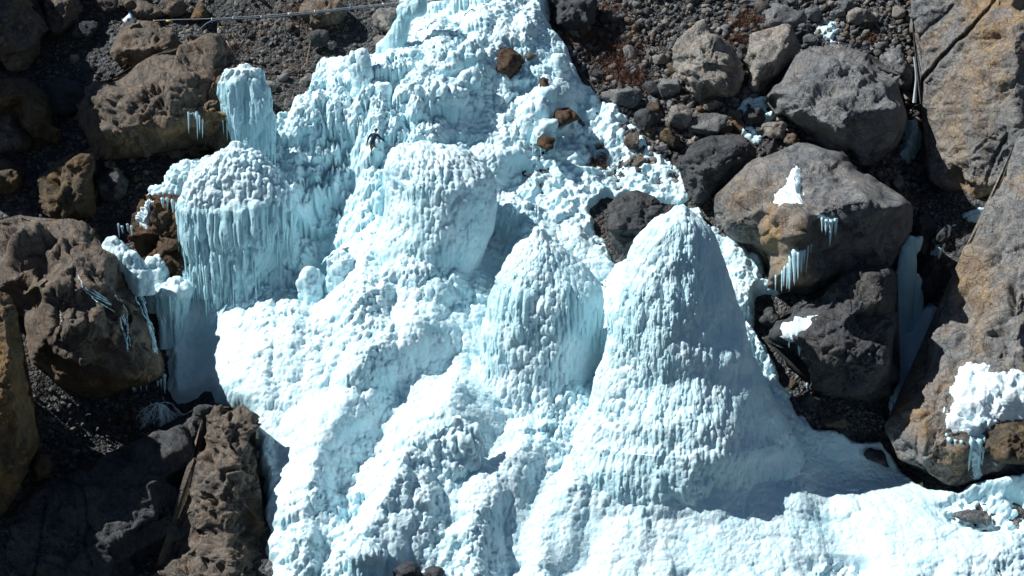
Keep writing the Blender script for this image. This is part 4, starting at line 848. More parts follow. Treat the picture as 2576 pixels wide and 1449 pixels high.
for a in [
 ('small grey boulder at the top edge right of the brown scrub', 2130, 18, 46, 36, M_GREY), ('cream tan boulder near the top by the little snow stream', 2167, 42, 72, 44, M_TAN),
 ('blocky grey boulder left of the little snow stream', 2047, 35, 42, 42, M_GREY), ('broad dark grey boulder above the pale tan one', 1976, 40, 106, 58, M_GREY),
 ('flat grey boulder cut by the top edge', 1890, 6, 66, 26, M_GREY), ('grey stone touching the cream tan boulder', 2107, 38, 40, 28, M_GREY),
 ('flat grey stone just below the snow stream', 2017, 73, 42, 22, M_GREY), ('grey stone squeezed between the two tan boulders', 1870, 137, 34, 42, M_DARK),
 ('rounded tan stone under the tall tan boulder', 1793, 265, 50, 30, M_TAN), ('wide grey boulder right of the orange stone', 1782, 313, 104, 56, M_GREY),
 ('black boulder in the snow left of the largest boulder', 1897, 294, 56, 48, M_DARK), ('tan boulder below the black one in the snow', 1947, 324, 66, 46, M_TAN),
 ('small brown stone left of the black boulder', 1847, 291, 38, 25, M_BROWN), ('orange tan stone below the tall tan boulder', 1713, 292, 58, 68, M_TAN),
 ('upright dark stone above the massive boulder', 1941, 372, 30, 50, M_DARK), ('grey brown stone right of the upright dark one', 1991, 352, 38, 34, M_BROWN),
 ('pale grey stone under the largest boulder', 2060, 345, 46, 28, M_GREY), ('dark round boulder left of the orange stone', 1626, 302, 66, 62, M_DARK),
 ('ochre boulder at the edge of the snow patches', 1686, 347, 52, 52, M_OCHRE), ('olive grey boulder at the right rim of the ice', 1588, 353, 44, 58, M_BROWN),
 ('grey stone below the ochre boulder', 1668, 378, 42, 28, M_GREY), ('grey boulder in the scree with red scrub on top', 1573, 248, 86, 54, M_GREY),
 ('grey boulder left of the tall tan one', 1683, 222, 60, 48, M_GREY), ('tan stone high in the right scree', 1662, 150, 42, 28, M_TAN),
 ('flat grey stone above the dark round boulder', 1640, 258, 38, 26, M_GREY), ('dark stone in the upper scree right of the black boulder', 1536, 46, 52, 36, M_DARK),
 ('brown stone stuck in the snow left of the wedge boulder', 1609, 408, 46, 30, M_BROWN), ('grey wedge stone below the rock wall waterfall', 2262, 465, 34, 24, M_TAN),
 ('dark boulder in the patchy snow beside the black boulder', 1545, 560, 34, 40, M_DARK), ('dark rock between the two ice cones', 1531, 716, 36, 26, M_DARK),
 ('dark boulder below the grey wall stone in the gully', 2370, 600, 40, 60, M_DARK), ('grey shard at the foot of the sloping rock face', 2236, 1085, 28, 26, M_GREY),
 ('dark hollow rock below the square boulder', 2040, 1010, 52, 46, M_DARK), ('long grey stone in the lower right snow', 2440, 1300, 90, 34, M_GREY),
 ('grey brown stone at the bottom right corner', 2500, 1440, 70, 34, M_BROWN), ('dark broken rocks at the bottom edge of the right snow', 1990, 1446, 90, 26, M_DARK),
 ('brown stone against the underside of the long boulder', 445, 385, 40, 26, M_BROWN), ('second brown stone under the long boulder nearer the ice', 485, 380, 50, 30, M_OCHRE),
 ('small brown stone under the left end of the long boulder', 275, 412, 30, 22, M_BROWN), ('grey stone beside the white ice edge at the top left', 838, 113, 24, 26, M_GREY),
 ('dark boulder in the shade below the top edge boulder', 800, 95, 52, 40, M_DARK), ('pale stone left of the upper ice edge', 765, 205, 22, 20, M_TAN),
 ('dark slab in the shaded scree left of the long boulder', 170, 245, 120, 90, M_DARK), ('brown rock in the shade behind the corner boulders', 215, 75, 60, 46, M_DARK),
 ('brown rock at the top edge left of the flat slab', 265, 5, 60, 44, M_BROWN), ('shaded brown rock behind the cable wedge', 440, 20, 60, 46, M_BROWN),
]:
    boulder(*a, seed=500 + int(a[1] * 7 + a[2]) % 997, cat='boulder' if max(a[3], a[4]) > 45 else 'stone', name='boulder' if max(a[3], a[4]) > 45 else 'stone')

def rand_in(poly, n, rr):
    a = np.array(poly); out = np.empty((0, 2))
    while len(out) < n:
        q = rr.uniform(a.min(0), a.max(0), (n * 3, 2)); out = np.vstack([out, q[inside(q[:, 0], q[:, 1], poly)]])
    return out[:n]
SCREE_R = [(1395, 60), (1500, -40), (2290, -40), (2318, 110), (2330, 300), (2335, 470), (2250, 470), (2100, 420), (1950, 400), (1790, 500), (1690, 470), (1580, 420), (1545, 290), (1480, 190)]
SCREE_L = [(90, 120), (300, -40), (1000, -40), (985, 90), (800, 160), (770, 240), (700, 300), (650, 390), (420, 420), (330, 500), (300, 560), (90, 560), (60, 380)]
SCREE_D = [(60, 960), (300, 990), (430, 980), (520, 1000), (480, 1060), (380, 1090), (300, 1150), (110, 1220)]
SCREE_G = [(2300, 470), (2400, 492), (2500, 525), (2430, 570), (2370, 640), (2330, 600), (2300, 530)]
SCREE_H = [(1960, 870), (2060, 960), (2150, 1020), (2240, 1040), (2230, 1075), (2060, 1070), (1990, 960)]
MARKS = [(1780, 155, 'the tall tan boulder'), (1945, 140, 'the pale tan boulder'), (2110, 260, 'the largest grey boulder'), (1810, 415, 'the dark wedge boulder'), (2050, 540, 'the massive boulder'),
         (1440, 30, 'the black boulder at the top edge'), (1573, 248, 'the scrub topped boulder'), (1626, 302, 'the dark round boulder'), (2167, 42, 'the cream tan boulder'), (1976, 40, 'the broad dark grey boulder'),
         (1897, 294, 'the black boulder in the snow'), (1686, 347, 'the ochre boulder'), (2370, 250, 'the tall rock wall'), (365, 110, 'the cable boulder'), (390, 250, 'the long brown boulder'), (170, 465, 'the leaning brown block'),
         (620, 270, 'the hanging icefall'), (815, 35, 'the brown boulder at the top edge'), (970, 50, 'the orange stained rock'), (500, 25, 'the wedge shaped brown rock'), (60, 90, 'the corner boulder'), (280, 465, 'the dark broken rock'),
         (365, 20, 'the flat dark slab'), (400, 1050, 'the frosted shrub'), (100, 1175, 'the dark stone of the hollow'), (2335, 700, 'the dark gully rock'), (2090, 850, 'the square dark boulder'), (2105, 1058, 'the rock at the lip of the hollow'), (860, 170, 'the upper left ice edge')]
def stone_label(p, col, r, r0, r1, lb):
    d = [math.hypot(p[0] - m[0], (p[1] - m[1]) * 1.4) for m in MARKS]; m = MARKS[int(np.argmin(d))]
    dx, dy = p[0] - m[0], p[1] - m[1]
    w = ('right of' if dx > 0 else 'left of') if abs(dx) > abs(dy) * 1.2 else ('below' if dy > 0 else 'above')
    if abs(dx) < 1.8 * abs(dy) and abs(dy) < 1.8 * abs(dx): w = ('below' if dy > 0 else 'above') + ' and ' + ('right of' if dx > 0 else 'left of')
    q = (r - r0) / (r1 - r0); sz = 'tiny' if q < .12 else 'small' if q < .4 else 'fist shaped' if q < .6 else 'larger'
    w = w if len(m[2].split()) < 6 else w.split(' and ')[0]
    return f'{sz} {col} stone {w} {m[2]}'
def stone_field():
    rr = np.random.default_rng(5)
    mats = [M_GREY, M_BROWN, M_TAN, M_DARK, M_OCHRE]
    base = [mesh_from('stone', *stone_shape(900 + k, 3, 11, .06), mats[k % 5], smooth=False) for k in range(15)]
    fields = [(SCREE_R, 150, 'small loose stone in the scree slope right of the ice', 'small stones of the right scree', (.20, .72), None),
              (SCREE_L, 90, 'small loose stone on the gravel slope left of the ice', 'small stones of the left scree', (.16, .52), None),
              (SCREE_D, 25, 'small stone in the dark hollow above the lower left cliff', 'small stones of the dark hollow', (.14, .34), None),
              (SCREE_G, 20, 'small dark stone on the gravel ledge below the rock wall', 'small stones of the gravel ledge', (.12, .28), 3),
              (SCREE_H, 15, 'small stone in the hollow left of the square boulder', 'small stones of the hollow', (.12, .30), None)]
    for poly, n, lb, gr, (r0, r1), force in fields:
        uv = rand_in(poly, n, rr); P = ground_hit(uv[:, 0], uv[:, 1])
        s, t = to_st(P); h = macro(s, t) + ground_noise(s, t) - .35; P = from_st(s, t, h)
        for k in range(n):
            r = r0 * (r1 / r0) ** (rr.random() ** 1.6)
            kk = int(rr.integers(15)) if force is None else force + 5 * int(rr.integers(3)); kcol = ('grey', 'brown', 'tan', 'dark grey', 'ochre')[kk % 5]
            o = obj('stone', base[kk])
            o.location = P[k] + NRM * r * .35; o.scale = (r, r * rr.uniform(.7, 1.2), r * rr.uniform(.6, .9)); o.rotation_euler = (rr.uniform(-.7, .7) + .5, rr.uniform(-.5, .5), rr.uniform(0, 6.28))
            tag(o, stone_label(uv[k], kcol, r, r0, r1, lb), 'stone', gr)
    # everything finer: one mass
    V0 = []; F0 = None
    for k in range(12):
        v, f = stone_shape(700 + k, 1, 9); V0.append(v)
    F0 = ICO[1][1]
    # the tiny ones: an octahedron-like pebble is enough
    Vs, Fs, ms = [], [], []; off = 0
    o6 = np.array([(1, 0, 0), (-1, 0, 0), (0, 1, 0), (0, -1, 0), (0, 0, 1), (0, 0, -1), (.7, .7, .2), (-.6, .6, -.3)]); 
    for poly, n, r0, r1 in ((SCREE_R, 6500, .09, .40), (SCREE_L, 1900, .07, .24), (SCREE_D, 420, .06, .22), (SCREE_G, 600, .06, .18), (SCREE_H, 350, .06, .18)):
        uv = rand_in(poly, n, rr); P = ground_hit(uv[:, 0], uv[:, 1]); s, t = to_st(P)
        P = from_st(s, t, macro(s, t) + ground_noise(s, t) - .35)
        for k in range(n):
            r = r0 * (r1 / r0) ** (rr.random() ** 1.9); v = V0[int(rr.integers(12))]
            M = np.array(Matrix.Rotation(rr.uniform(0, 6.28), 3, Vector(rr.normal(size=3)).normalized()))
            Vs.append((v * (r * rr.uniform(.8, 1.3), r * rr.uniform(.5, 1.1), r * rr.uniform(.35, .85))) @ M.T + P[k] + NRM * r * .3)
            Fs.append(F0 + off); off += len(v); ms.append(np.full(len(F0), min(3, int(rr.choice(4, p=[.44, .18, .10, .28])))))
    me = mesh_from('loose_scree', np.concatenate(Vs), np.concatenate(Fs), [M_GREY, M_BROWN, M_TAN, M_DARK], smooth=False)
    me.polygons.foreach_set('material_index', np.concatenate(ms).astype(np.int32))
    kind(obj('loose_scree', me), 'stuff', 'countless small grey and brown stones strewn over the slopes')
stone_field()

# ================================================================== snow lying on the rocks
snow_patch(R_B5, 'ragged white snow patch on top of the massive boulder', [(1922, 483), (1960, 462), (1985, 430), (2015, 421), (2018, 450), (2020, 480), (2018, 505), (1990, 522), (1978, 537), (1955, 520), (1935, 505)], thick=.26, seed=3)
snow_patch(R_B6, 'snow apron dripping icicles on the square boulder', [(1970, 836), (2000, 812), (2030, 800), (2067, 798), (2052, 820), (2038, 838), (2015, 842), (1992, 850)], thick=.26, seed=4, rough=.1)
icicles('long thin icicles hanging from the snow on the square boulder', [(2011, 838, 84, .14), (2027, 838, 55, .12), (2042, 830, 30, .1), (1985, 846, 26, .09), (2020, 842, 40, .08), (2028, 960, 44, .05)], R_B6, seed=4, off=.35)
icicles('pale icicle bundle on the orange face of the massive boulder', [(1990, 640, 85, .14), (1998, 628, 98, .18), (2006, 632, 92, .16), (1982, 662, 66, .12), (2014, 630, 60, .12), (2022, 626, 40, .1), (1950, 690, 48, .06), (1966, 680, 60, .08), (1975, 668, 68, .12), (2030, 618, 60, .06), (2040, 612, 30, .05)], R_B5, seed=5, off=.3)
icicles('short icicles below the ledge of the massive boulder', [(2065, 545, 45, .13), (2076, 550, 60, .13), (2088, 552, 92, .14), (2098, 548, 60, .14), (2104, 548, 40, .1), (2070, 548, 30, .1)], R_B5, seed=6, off=.3)
snow_patch(R_B5, 'little snow cap over the short icicles of the massive boulder', [(2056, 548), (2066, 540), (2084, 546), (2106, 545), (2110, 556), (2085, 562), (2062, 560)], thick=.2, seed=8, rough=.1)
snow_patch(R_B8, 'lumpy snow and ice sheet on the sloping rock face', [(2392, 1000), (2400, 930), (2425, 905), (2450, 915), (2475, 905), (2495, 930), (2540, 925), (2620, 925), (2620, 1075), (2560, 1060), (2520, 1065), (2480, 1090), (2430, 1100), (2395, 1100), (2372, 1085), (2380, 1040)], thick=.12, seed=9, lump=.55)
snow_patch(R_B8, 'narrow frozen runnel below the snow on the sloping rock face', [(2430, 1098), (2478, 1092), (2472, 1150), (2466, 1200), (2448, 1205), (2442, 1160)], thick=.3, seed=10, lump=.4, rough=.05, clear=.5, name='ice_runnel', cat='ice runnel')
icicles('icicles dripping along the left rim of the snow on the sloping face', [(2385, 1095, 60, .12), (2376, 1085, 50, .1), (2362, 1100, 110, .07), (2400, 1100, 30, .1), (2415, 1102, 36, .1), (2440, 1100, 80, .14), (2458, 1100, 100, .16), (2470, 1096, 70, .12)], R_B8, seed=11, off=.4)
snow_patch(R_BIGL, 'pale lichen and frost patch on the huge left boulder', [(125, 795), (150, 788), (180, 790), (170, 805), (140, 808)], thick=.05, seed=12, lump=.1, name='frost_patch', cat='frost')
def runnel(R, label, path, rad, seed, clear=.4):
    rr = random.Random(seed); a = spline([(u, v, w) for u, v, w in path], len(path) * 9); Vs, Fs = [], []; off = 0
    for strand in range(5):
        wk = np.cumsum([rr.uniform(-2.6, 2.6) for _ in a]); u = a[:, 0] + wk - wk.mean() + rr.uniform(-6, 6); v = a[:, 1] + rr.uniform(-14, 14)
        P = rock_points(R, u, v); P[:, 1] -= .10; P = P + (rock_disp(P, R) * .6)[:, None] * np.array([0, -.8, .6])
        P[1:-1] = (P[:-2] + P[1:-1] * 2 + P[2:]) / 4
        r = rad * a[:, 2] * np.array([rr.uniform(.4, 2.4) for _ in a]); r[0] *= .4; r[-1] *= .2
        v1, f1 = tube_data(P, r, 7); Vs.append(v1); Fs.append(f1 + off); off += len(v1)
    V = np.concatenate(Vs); loc = V[0].copy()
    tag(obj('ice_runnel', mesh_from('ice_runnel', V - loc, np.concatenate(Fs), M_ICE, attrs={'clear': np.full(len(V), clear)}), loc=loc), label, 'ice runnel')
RUN = [(R_BIGL, 'thin frozen trickle running down the huge left boulder', [(203, 697, .5), (222, 725, .8), (250, 748, 1), (285, 760, 1), (305, 790, 1), (314, 835, 1.1), (320, 880, .8)], .022, 13),
       (R_BIGL, 'frozen fringe along the right edge of the huge left boulder', [(330, 700, .6), (345, 735, 1), (358, 775, 1.1), (378, 820, 1), (392, 870, 1.1), (402, 920, 1)], .03, 14)]
icicles('icicles hanging under the overhang of the huge left boulder', [(334, 966, 36, .1), (340, 968, 24, .08), (352, 972, 16, .06), (368, 972, 14, .05), (396, 960, 24, .07), (404, 955, 30, .07), (412, 945, 46, .11), (416, 950, 30, .08)], R_BIGL, seed=15, off=-.1)
snow_patch(R_LONG, 'little ice stain on the front of the long boulder', [(470, 275), (490, 268), (505, 285), (498, 292), (480, 285)], thick=.05, seed=16, lump=.1, name='frost_patch', cat='frost')
icicles('three thin icicles on the front of the long boulder', [(477, 282, 62, .05), (497, 282, 60, .08), (510, 300, 72, .08), (503, 290, 50, .05)], R_LONG, seed=17, off=.3)
snow_patch(R_UND, 'knobbly ice fringe on the rust rock', [(332, 560), (338, 530), (354, 508), (372, 490), (388, 500), (374, 530), (364, 560), (347, 575)], thick=.35, seed=21, lump=.8)
formation('ice_hump', 'upper of two snowy humps behind the huge left boulder', [(606, 268, 292), (616, 258, 312), (640, 262, 335), (668, 280, 345)], 'ice hump', depth=.6, flute=.3, y0=R_BIGL.y0 + 1.2, seed=281, skirt=10)
formation('ice_hump', 'lower of two snowy humps behind the huge left boulder', [(642, 318, 342), (652, 308, 358), (680, 315, 375), (720, 330, 385)], 'ice hump', depth=.6, flute=.3, y0=R_BIGL.y0 + .8, seed=283, skirt=20)
icicles('icicle fringe hanging over the rust rock beside the ice block', [(300, 560, 40, .08), (310, 565, 34, .08), (325, 560, 40, .1), (336, 565, 30, .08), (410, 495, 34, .09), (424, 495, 40, .1), (436, 500, 60, .1), (448, 530, 110, .12), (456, 560, 110, .12), (464, 600, 90, .1)], R_UND, seed=22, off=.35)

# ================================================================== unseen rocks added left of the frame to cast shade
def shade_rock(label, c, size, seed, mat=M_BROWN):
    V, F = stone_shape(seed, 5, 14, .06); V = V * np.array(size); loc = np.array(c)
    R = Rock(); R.k = 1.2; R.seed = seed; R.rough = 1; R.rot = np.eye(3); V = V + vnormals(V, F) * rock_disp(V, R)[:, None]
    tag(obj('cliff', mesh_from('cliff', V, F, mat), loc=loc), label, 'cliff')  # an added, unseen sun blocker, not a traced cliff
sv = np.array(SUN)
shade_rock('unseen rock added beyond the left edge to shade the lower rocks', ground_hit(40., 1260.) + sv * 16, (4.5, 7, 6), 801)  # added up-sun, out of view, to darken the lower left cliff and pillar
shade_rock('unseen rock added beyond the upper left edge to cast shade', ground_hit(150., 330.) + sv * 18, (6, 6, 6), 802)  # added up-sun, out of view, to darken the upper left slope

# ================================================================== small things: cable, pipe, bucket, shrubs, water
def flat(name, c, rough=.6, metal=0.0):
    N = Nodes(name); p = N.pos(); g = N.ramp(N.noise(p, 14, 3), [(.3, tuple(x * .8 for x in c)), (.7, tuple(min(1, x * 1.15) for x in c))]); N.color(g)
    N.b.inputs['Roughness'].default_value = rough; N.b.inputs['Metallic'].default_value = metal; return N.m
M_PIPE = flat('dusty_black_pipe', (.045, .075, .10), .6); M_STEEL = flat('steel_wire', (.33, .35, .36), .4, .6); M_WHITE = flat('white_plastic', (.8, .82, .82), .4)
M_BLUE = flat('blue_plastic', (.03, .22, .42), .4); M_YEL = flat('yellow_plastic', (.6, .45, .08), .5); M_STRAW = flat('dry_straw', (.36, .27, .15), .9)
M_SCRUB = flat('red_brown_scrub', (.125, .062, .038), .95); M_FROST = flat('frosted_twig', (.62, .72, .78), .8); M_WOOD = flat('grey_wood', (.28, .26, .24), .8)
def tube_data(pts, rad, n=6):
    P = np.array(pts, float); V = []; F = []
    rad = np.full(len(P), rad) if np.ndim(rad) == 0 else np.array(rad)
    for i in range(len(P)):
        d = P[min(i + 1, len(P) - 1)] - P[max(i - 1, 0)]; d /= np.linalg.norm(d) + 1e-9
        a = np.cross(d, (0, 0, 1) if abs(d[2]) < .9 else (1, 0, 0)); a /= np.linalg.norm(a); b = np.cross(d, a)
        for j in range(n):
            t = 2 * math.pi * j / n; V.append(P[i] + rad[i] * (math.cos(t) * a + math.sin(t) * b))
    for i in range(len(P) - 1):
        for j in range(n):
            k = (j + 1) % n; F.append((i * n + j, i * n + k, (i + 1) * n + k)); F.append((i * n + j, (i + 1) * n + k, (i + 1) * n + j))
    c0, c1 = len(V), len(V) + 1; V += [P[0], P[-1]]
    for j in range(n):
        k = (j + 1) % n; F.append((c0, k, j)); m = (len(P) - 1) * n; F.append((c1, m + j, m + k))
    return np.array(V), np.array(F)
def tube(name, pts, rad, mat, parent=None, n=6):
    V, F = tube_data(pts, rad, n); loc = V[0].copy()
    if parent is not None:
        return obj(name, mesh_from(name, V - np.array(parent.location), F, mat), parent=parent)
    return obj(name, mesh_from(name, V - loc, F, mat), loc=loc)
def spline(ctrl, n):
    c = np.array(ctrl, float); t = np.linspace(0, len(c) - 1, n); i = np.clip(t.astype(int), 0, len(c) - 2); f = (t - i)[:, None]
    p0 = c[np.maximum(i - 1, 0)]; p1 = c[i]; p2 = c[i + 1]; p3 = c[np.minimum(i + 2, len(c) - 1)]
    return .5 * (2 * p1 + (p2 - p0) * f + (2 * p0 - 5 * p1 + 4 * p2 - p3) * f * f + (3 * p1 - p0 - 3 * p2 + p3) * f ** 3)
yA = R_CAB.y0 - 0.4; yB = gy(1100, 60) - 2.0
def cab(u, v): return at(u, v, yA + (yB - yA) * (u - 390) / (1140 - 390))
cable_pts = spline([cab(u, v) for u, v in ((385, 52), (425, 50), (480, 48.5), (530, 47), (620, 42), (720, 35), (868, 20), (1000, 6), (1140, -8), (1300, -26))], 60)
cable = tube('steel_cable', cable_pts, .035, M_STEEL); tag(cable, 'thin steel cable strung from the left boulder over the top of the ice', 'cable')
pipe_pts = spline([cab(u, v) - np.array([0, .12, 0]) for u, v in ((452, 134), (470, 112), (492, 88), (512, 66), (528, 55), (552, 49.5), (620, 46.5), (720, 39.5), (868, 24), (1000, 10.5), (1140, -4), (1300, -22))], 80)
pipe = tube('water_pipe', pipe_pts, .052, M_PIPE, n=8); tag(pipe, 'dark water pipe slung under the steel cable and dropping behind the boulder', 'pipe')
for k, u in enumerate((530, 592, 660, 718, 800, 888, 960, 1040)):
    a = cable_pts[np.argmin(np.abs(cable_pts[:, 0] - cab(u, 0)[0]))]; b = pipe_pts[np.argmin(np.abs(pipe_pts[:, 0] - a[0]) + (pipe_pts[:, 2] < a[2] - 1) * 9)]
    tube('clip', [a + (0, 0, .07), (a + b) / 2, b - (0, 0, .12)], .05, M_BLUE if u == 888 else M_STEEL, cable)
tube('clamp', [cable_pts[0] + (.9, -.05, -.02), cable_pts[0] + (1.25, -.05, -.02)], .07, M_YEL, cable)
tube('dropper_hose', spline([cab(u, v) for u, v in ((718, 38), (717, 62), (722, 84), (732, 98), (748, 112))], 16), .04, M_PIPE, pipe)
tag(tube('dry_stalk', spline([at(u, v, gy(776, 170) - .3) for u, v in ((772, 160), (774, 142), (778, 120), (781, 102))], 8), [.05, .05, .045, .04, .035, .03, .025, .02], M_STRAW), 'single dry straw coloured stalk beside the upper ice edge', 'plant')
# bucket tipped on the slope
def lathe(prof, n=18):
    V = []; F = []
    for r, z in prof:
        for j in range(n): t = 2 * math.pi * j / n; V.append((r * math.cos(t), r * math.sin(t), z))
    for i in range(len(prof) - 1):
        for j in range(n): k = (j + 1) % n; F += [(i * n + j, i * n + k, (i + 1) * n + k), (i * n + j, (i + 1) * n + k, (i + 1) * n + j)]
    return np.array(V), np.array(F)
bk = empty('bucket', at(324, 50, yA + .5)); tag(bk, 'tipped white plastic bucket with blue mark beside the cable boulder', 'bucket')
V, F = lathe([(0, -.34), (.24, -.34), (.27, -.3), (.30, .2), (.33, .30), (.35, .30), (.35, .36), (.31, .36), (.28, .22), (.25, -.28), (0, -.29)])
obj('body', mesh_from('body', V, F, M_WHITE), parent=bk)
V, F = lathe([(.345, .29), (.37, .29), (.37, .37), (.345, .37), (.345, .29)]); obj('rim', mesh_from('rim', V, F, M_BLUE), parent=bk)
a_ = np.linspace(0, 2 * math.pi, 15)[:-1]; V = np.array([(.30 * math.sin(.42 * math.cos(t)), -.30 * math.cos(.42 * math.cos(t)) - .012, .12 * math.sin(t)) for t in a_] + [(0, -.315, 0)])
obj('blue_mark', mesh_from('blue_mark', V, np.array([(j, (j + 1) % 14, 14) for j in range(14)]), M_BLUE), parent=bk)
bk.rotation_euler = (math.radians(-12), math.radians(52), 0)
# little gauge box on a wire post
yP = gy(553, 118) - .6; g0 = at(553, 118, yP); gp = empty('gauge_post', g0); tag(gp, 'small white gauge box with yellow cap on a thin wire post', 'gauge')
pm = pxm(g0); hh = 34 / pm
for sx in (-.05, .05): tube('leg', [g0 + (sx * 1.6, 0, -.3), g0 + (sx, 0, hh)], .014, M_STEEL, gp)
def box_obj(name, c, d, mat, parent):
    V = np.array([(x * d[0] / 2 + c[0], y * d[1] / 2 + c[1], z * d[2] / 2 + c[2]) for x in (-1, 1) for y in (-1, 1) for z in (-1, 1)])
    bm = bmesh.new(); vs = [bm.verts.new(v) for v in V]; bmesh.ops.convex_hull(bm, input=vs); bmesh.ops.bevel(bm, geom=bm.edges[:], offset=min(d) * .12, segments=1, affect='EDGES')
    me = bpy.data.meshes.new(name); bm.to_mesh(me); bm.free(); me.materials.append(mat); return obj(name, me, parent=parent)
box_obj('housing', (0, 0, hh + .15), (.2, .16, .32), M_WHITE, gp); box_obj('cap', (.08, 0, hh + .37), (.2, .18, .1), M_YEL, gp)
tag(tube('stick', [at(569, 102, yP - .2), at(578, 118, yP - .25), at(586, 131, yP - .3)], [.04, .05, .04], M_WOOD), 'grey stick lying on top of the long brown boulder', 'stick')
# scrub
def tufts(name, label, spots, mat, n, L, seed, k='stuff', lift=.0, dy=0.0):
    rr = np.random.default_rng(seed); Vs, Fs = [], []; off = 0
    for (u, v, ru, rv, den) in spots:
        m = int(n * den); a = rr.normal(size=(m, 2)) * .55; P = ground_hit(u + a[:, 0] * ru, v + a[:, 1] * rv)
        s, t = to_st(P); P = from_st(s, t, macro(s, t) + ground_noise(s, t) - .35 + lift) + np.array([0, dy, 0])
        for p in P:
            d = rr.normal(size=3) * .8 + np.array([0, -.3, .9]); d *= L * rr.uniform(.5, 1.3) / np.linalg.norm(d); w = np.cross(d, rr.normal(size=3)); w *= .022 / np.linalg.norm(w)
            b = d * .55 + rr.normal(size=3) * L * .12
            Vs += [p - w, p + w, p + b + w * .7, p + b - w * .7, p + d + rr.normal(size=3) * L * .15]; Fs += [(off, off + 1, off + 2), (off, off + 2, off + 3), (off + 3, off + 2, off + 4)]; off += 5
    o = obj(name, mesh_from(name, np.array(Vs), np.array(Fs), mat, smooth=False)); kind(o, k, label)
tufts('dry_scrub', 'red brown dry ground scrub in the right scree', [(1545, 120, 60, 45, 1), (1560, 165, 60, 50, 1.2), (1590, 205, 40, 30, .8), (1470, 90, 40, 20, .4), (1520, 30, 60, 30, .6), (1870, 45, 40, 18, .4), (1905, 60, 40, 14, .5), (1940, 65, 30, 12, .4), (1860, 98, 26, 14, .4), (2190, 90, 26, 10, .2),
      (1498, 395, 34, 34, .9), (1510, 440, 30, 22, .6), (1352, 448, 30, 16, .5), (760, 30, 40, 20, .4), (560, 110, 40, 24, .3), (2500, 935, 40, 10, 0)], M_SCRUB, 900, .38, 3, lift=.15)
tufts('straw_tufts', 'scattered straw coloured tufts on the slopes', [(340, 150, 30, 10, .4), (800, 60, 60, 20, .5), (640, 60, 90, 40, .5), (980, 70, 30, 30, .4), (1640, 330, 14, 10, .4)], M_STRAW, 160, .4, 4, lift=.15)
def shrub(label, u, v, size, seed, mat, y=None, droop=.6, n0=9, thick=.035, name='shrub'):
    rr = random.Random(seed); c = at(u, v, y if y else gy(u, v)); root = empty(name, c); tag(root, label, 'shrub')
    for k in range(n0):
        d = Vector((rr.uniform(-1, 1), rr.uniform(-.6, .1), rr.uniform(-droop, 1 - droop))).normalized(); p = Vector((0, 0, 0)); pts = [p.copy()]; L = size * rr.uniform(.6, 1.1)
        Vs, Fs = [], []; off = 0; sub = []
        for i in range(6):
            d = (d + Vector((rr.uniform(-.35, .35), rr.uniform(-.35, .35), rr.uniform(-.35, .25) - droop * .18))).normalized(); p = p + d * L / 6; pts.append(p.copy())
            for _ in range(3 if i > 1 else 1):
                q = p.copy(); e = (d + Vector((rr.uniform(-1, 1), rr.uniform(-1, 1), rr.uniform(-1, .6)))).normalized(); tw = [q.copy()]
                for j in range(3): e = (e + Vector((rr.uniform(-.4, .4), rr.uniform(-.4, .4), rr.uniform(-.5, .2)))).normalized(); q = q + e * L * .1; tw.append(q.copy())
                sub.append((tw, [thick * .6, thick * .5, thick * .4, thick * .2]))
        for pp, r in [(pts, list(np.linspace(thick * 1.3, thick * .5, 7)))] + sub:
            v1, f1 = tube_data([x[:] for x in pp], r, 4); Vs.append(v1); Fs.append(f1 + off); off += len(v1)
        obj('branch', mesh_from('branch', np.concatenate(Vs), np.concatenate(Fs), mat, smooth=False), parent=root)
shrub('white frosted leafless shrub hanging in the shade below the huge left boulder', 402, 1015, 1.5, 5, M_FROST, y=gy(405, 1090) - 2.0, n0=26, thick=.02, droop=.85)
shrub('bare twiggy bush on the ice right of the climber', 975, 375, 1.3, 8, M_WOOD, y=gy(975, 395) - 1.2, droop=.1, n0=5, thick=.02)
shrub('dry grass tuft under the cable boulder', 327, 158, .9, 9, M_STRAW, y=R_CAB.y0 - .7, droop=.1, n0=7, thick=.016)
for a in RUN: runnel(*a)
# thin waterfall in the cleft
MW = Nodes('falling_water'); MW.color((.62, .72, .76)); MW.b.inputs['Roughness'].default_value = .25
def ribbon(label, ctrl, y, name, cat, mat, seed, amp=.05):
    n = 60; c = spline([(u, v, w) for u, v, w in ctrl], n); rows = []
    for i in range(n):
        u, v, w = c[i]
        for j in range(11):
            a = math.pi * j / 10; q = at(u - w * math.cos(a), v, y); pm_ = pxm(q); q[1] -= w / pm_ * .6 * math.sin(a); rows.append(q)
    P = np.array(rows); P[:, 1] -= amp * 2 * lumps3(P, .16, seed, 1, 3, 6); I = np.arange(n * 11).reshape(n, 11)
    F = np.stack([I[:-1, :-1], I[1:, :-1], I[1:, 1:], I[:-1, 1:]], -1).reshape(-1, 4); loc = P[0]
    tag(obj(name, mesh_from(name, P - loc, F, mat, attrs={'clear': np.full(len(P), .3)}), loc=loc), label, cat)
ribbon('thin white waterfall in the dark cleft beside the rock wall', [(2303, 143, 7), (2303, 160, 4), (2305, 195, 3), (2303, 225, 4), (2300, 258, 5)], gy(2300, 262) - 1.0, 'waterfall', 'waterfall', MW.m, 31)

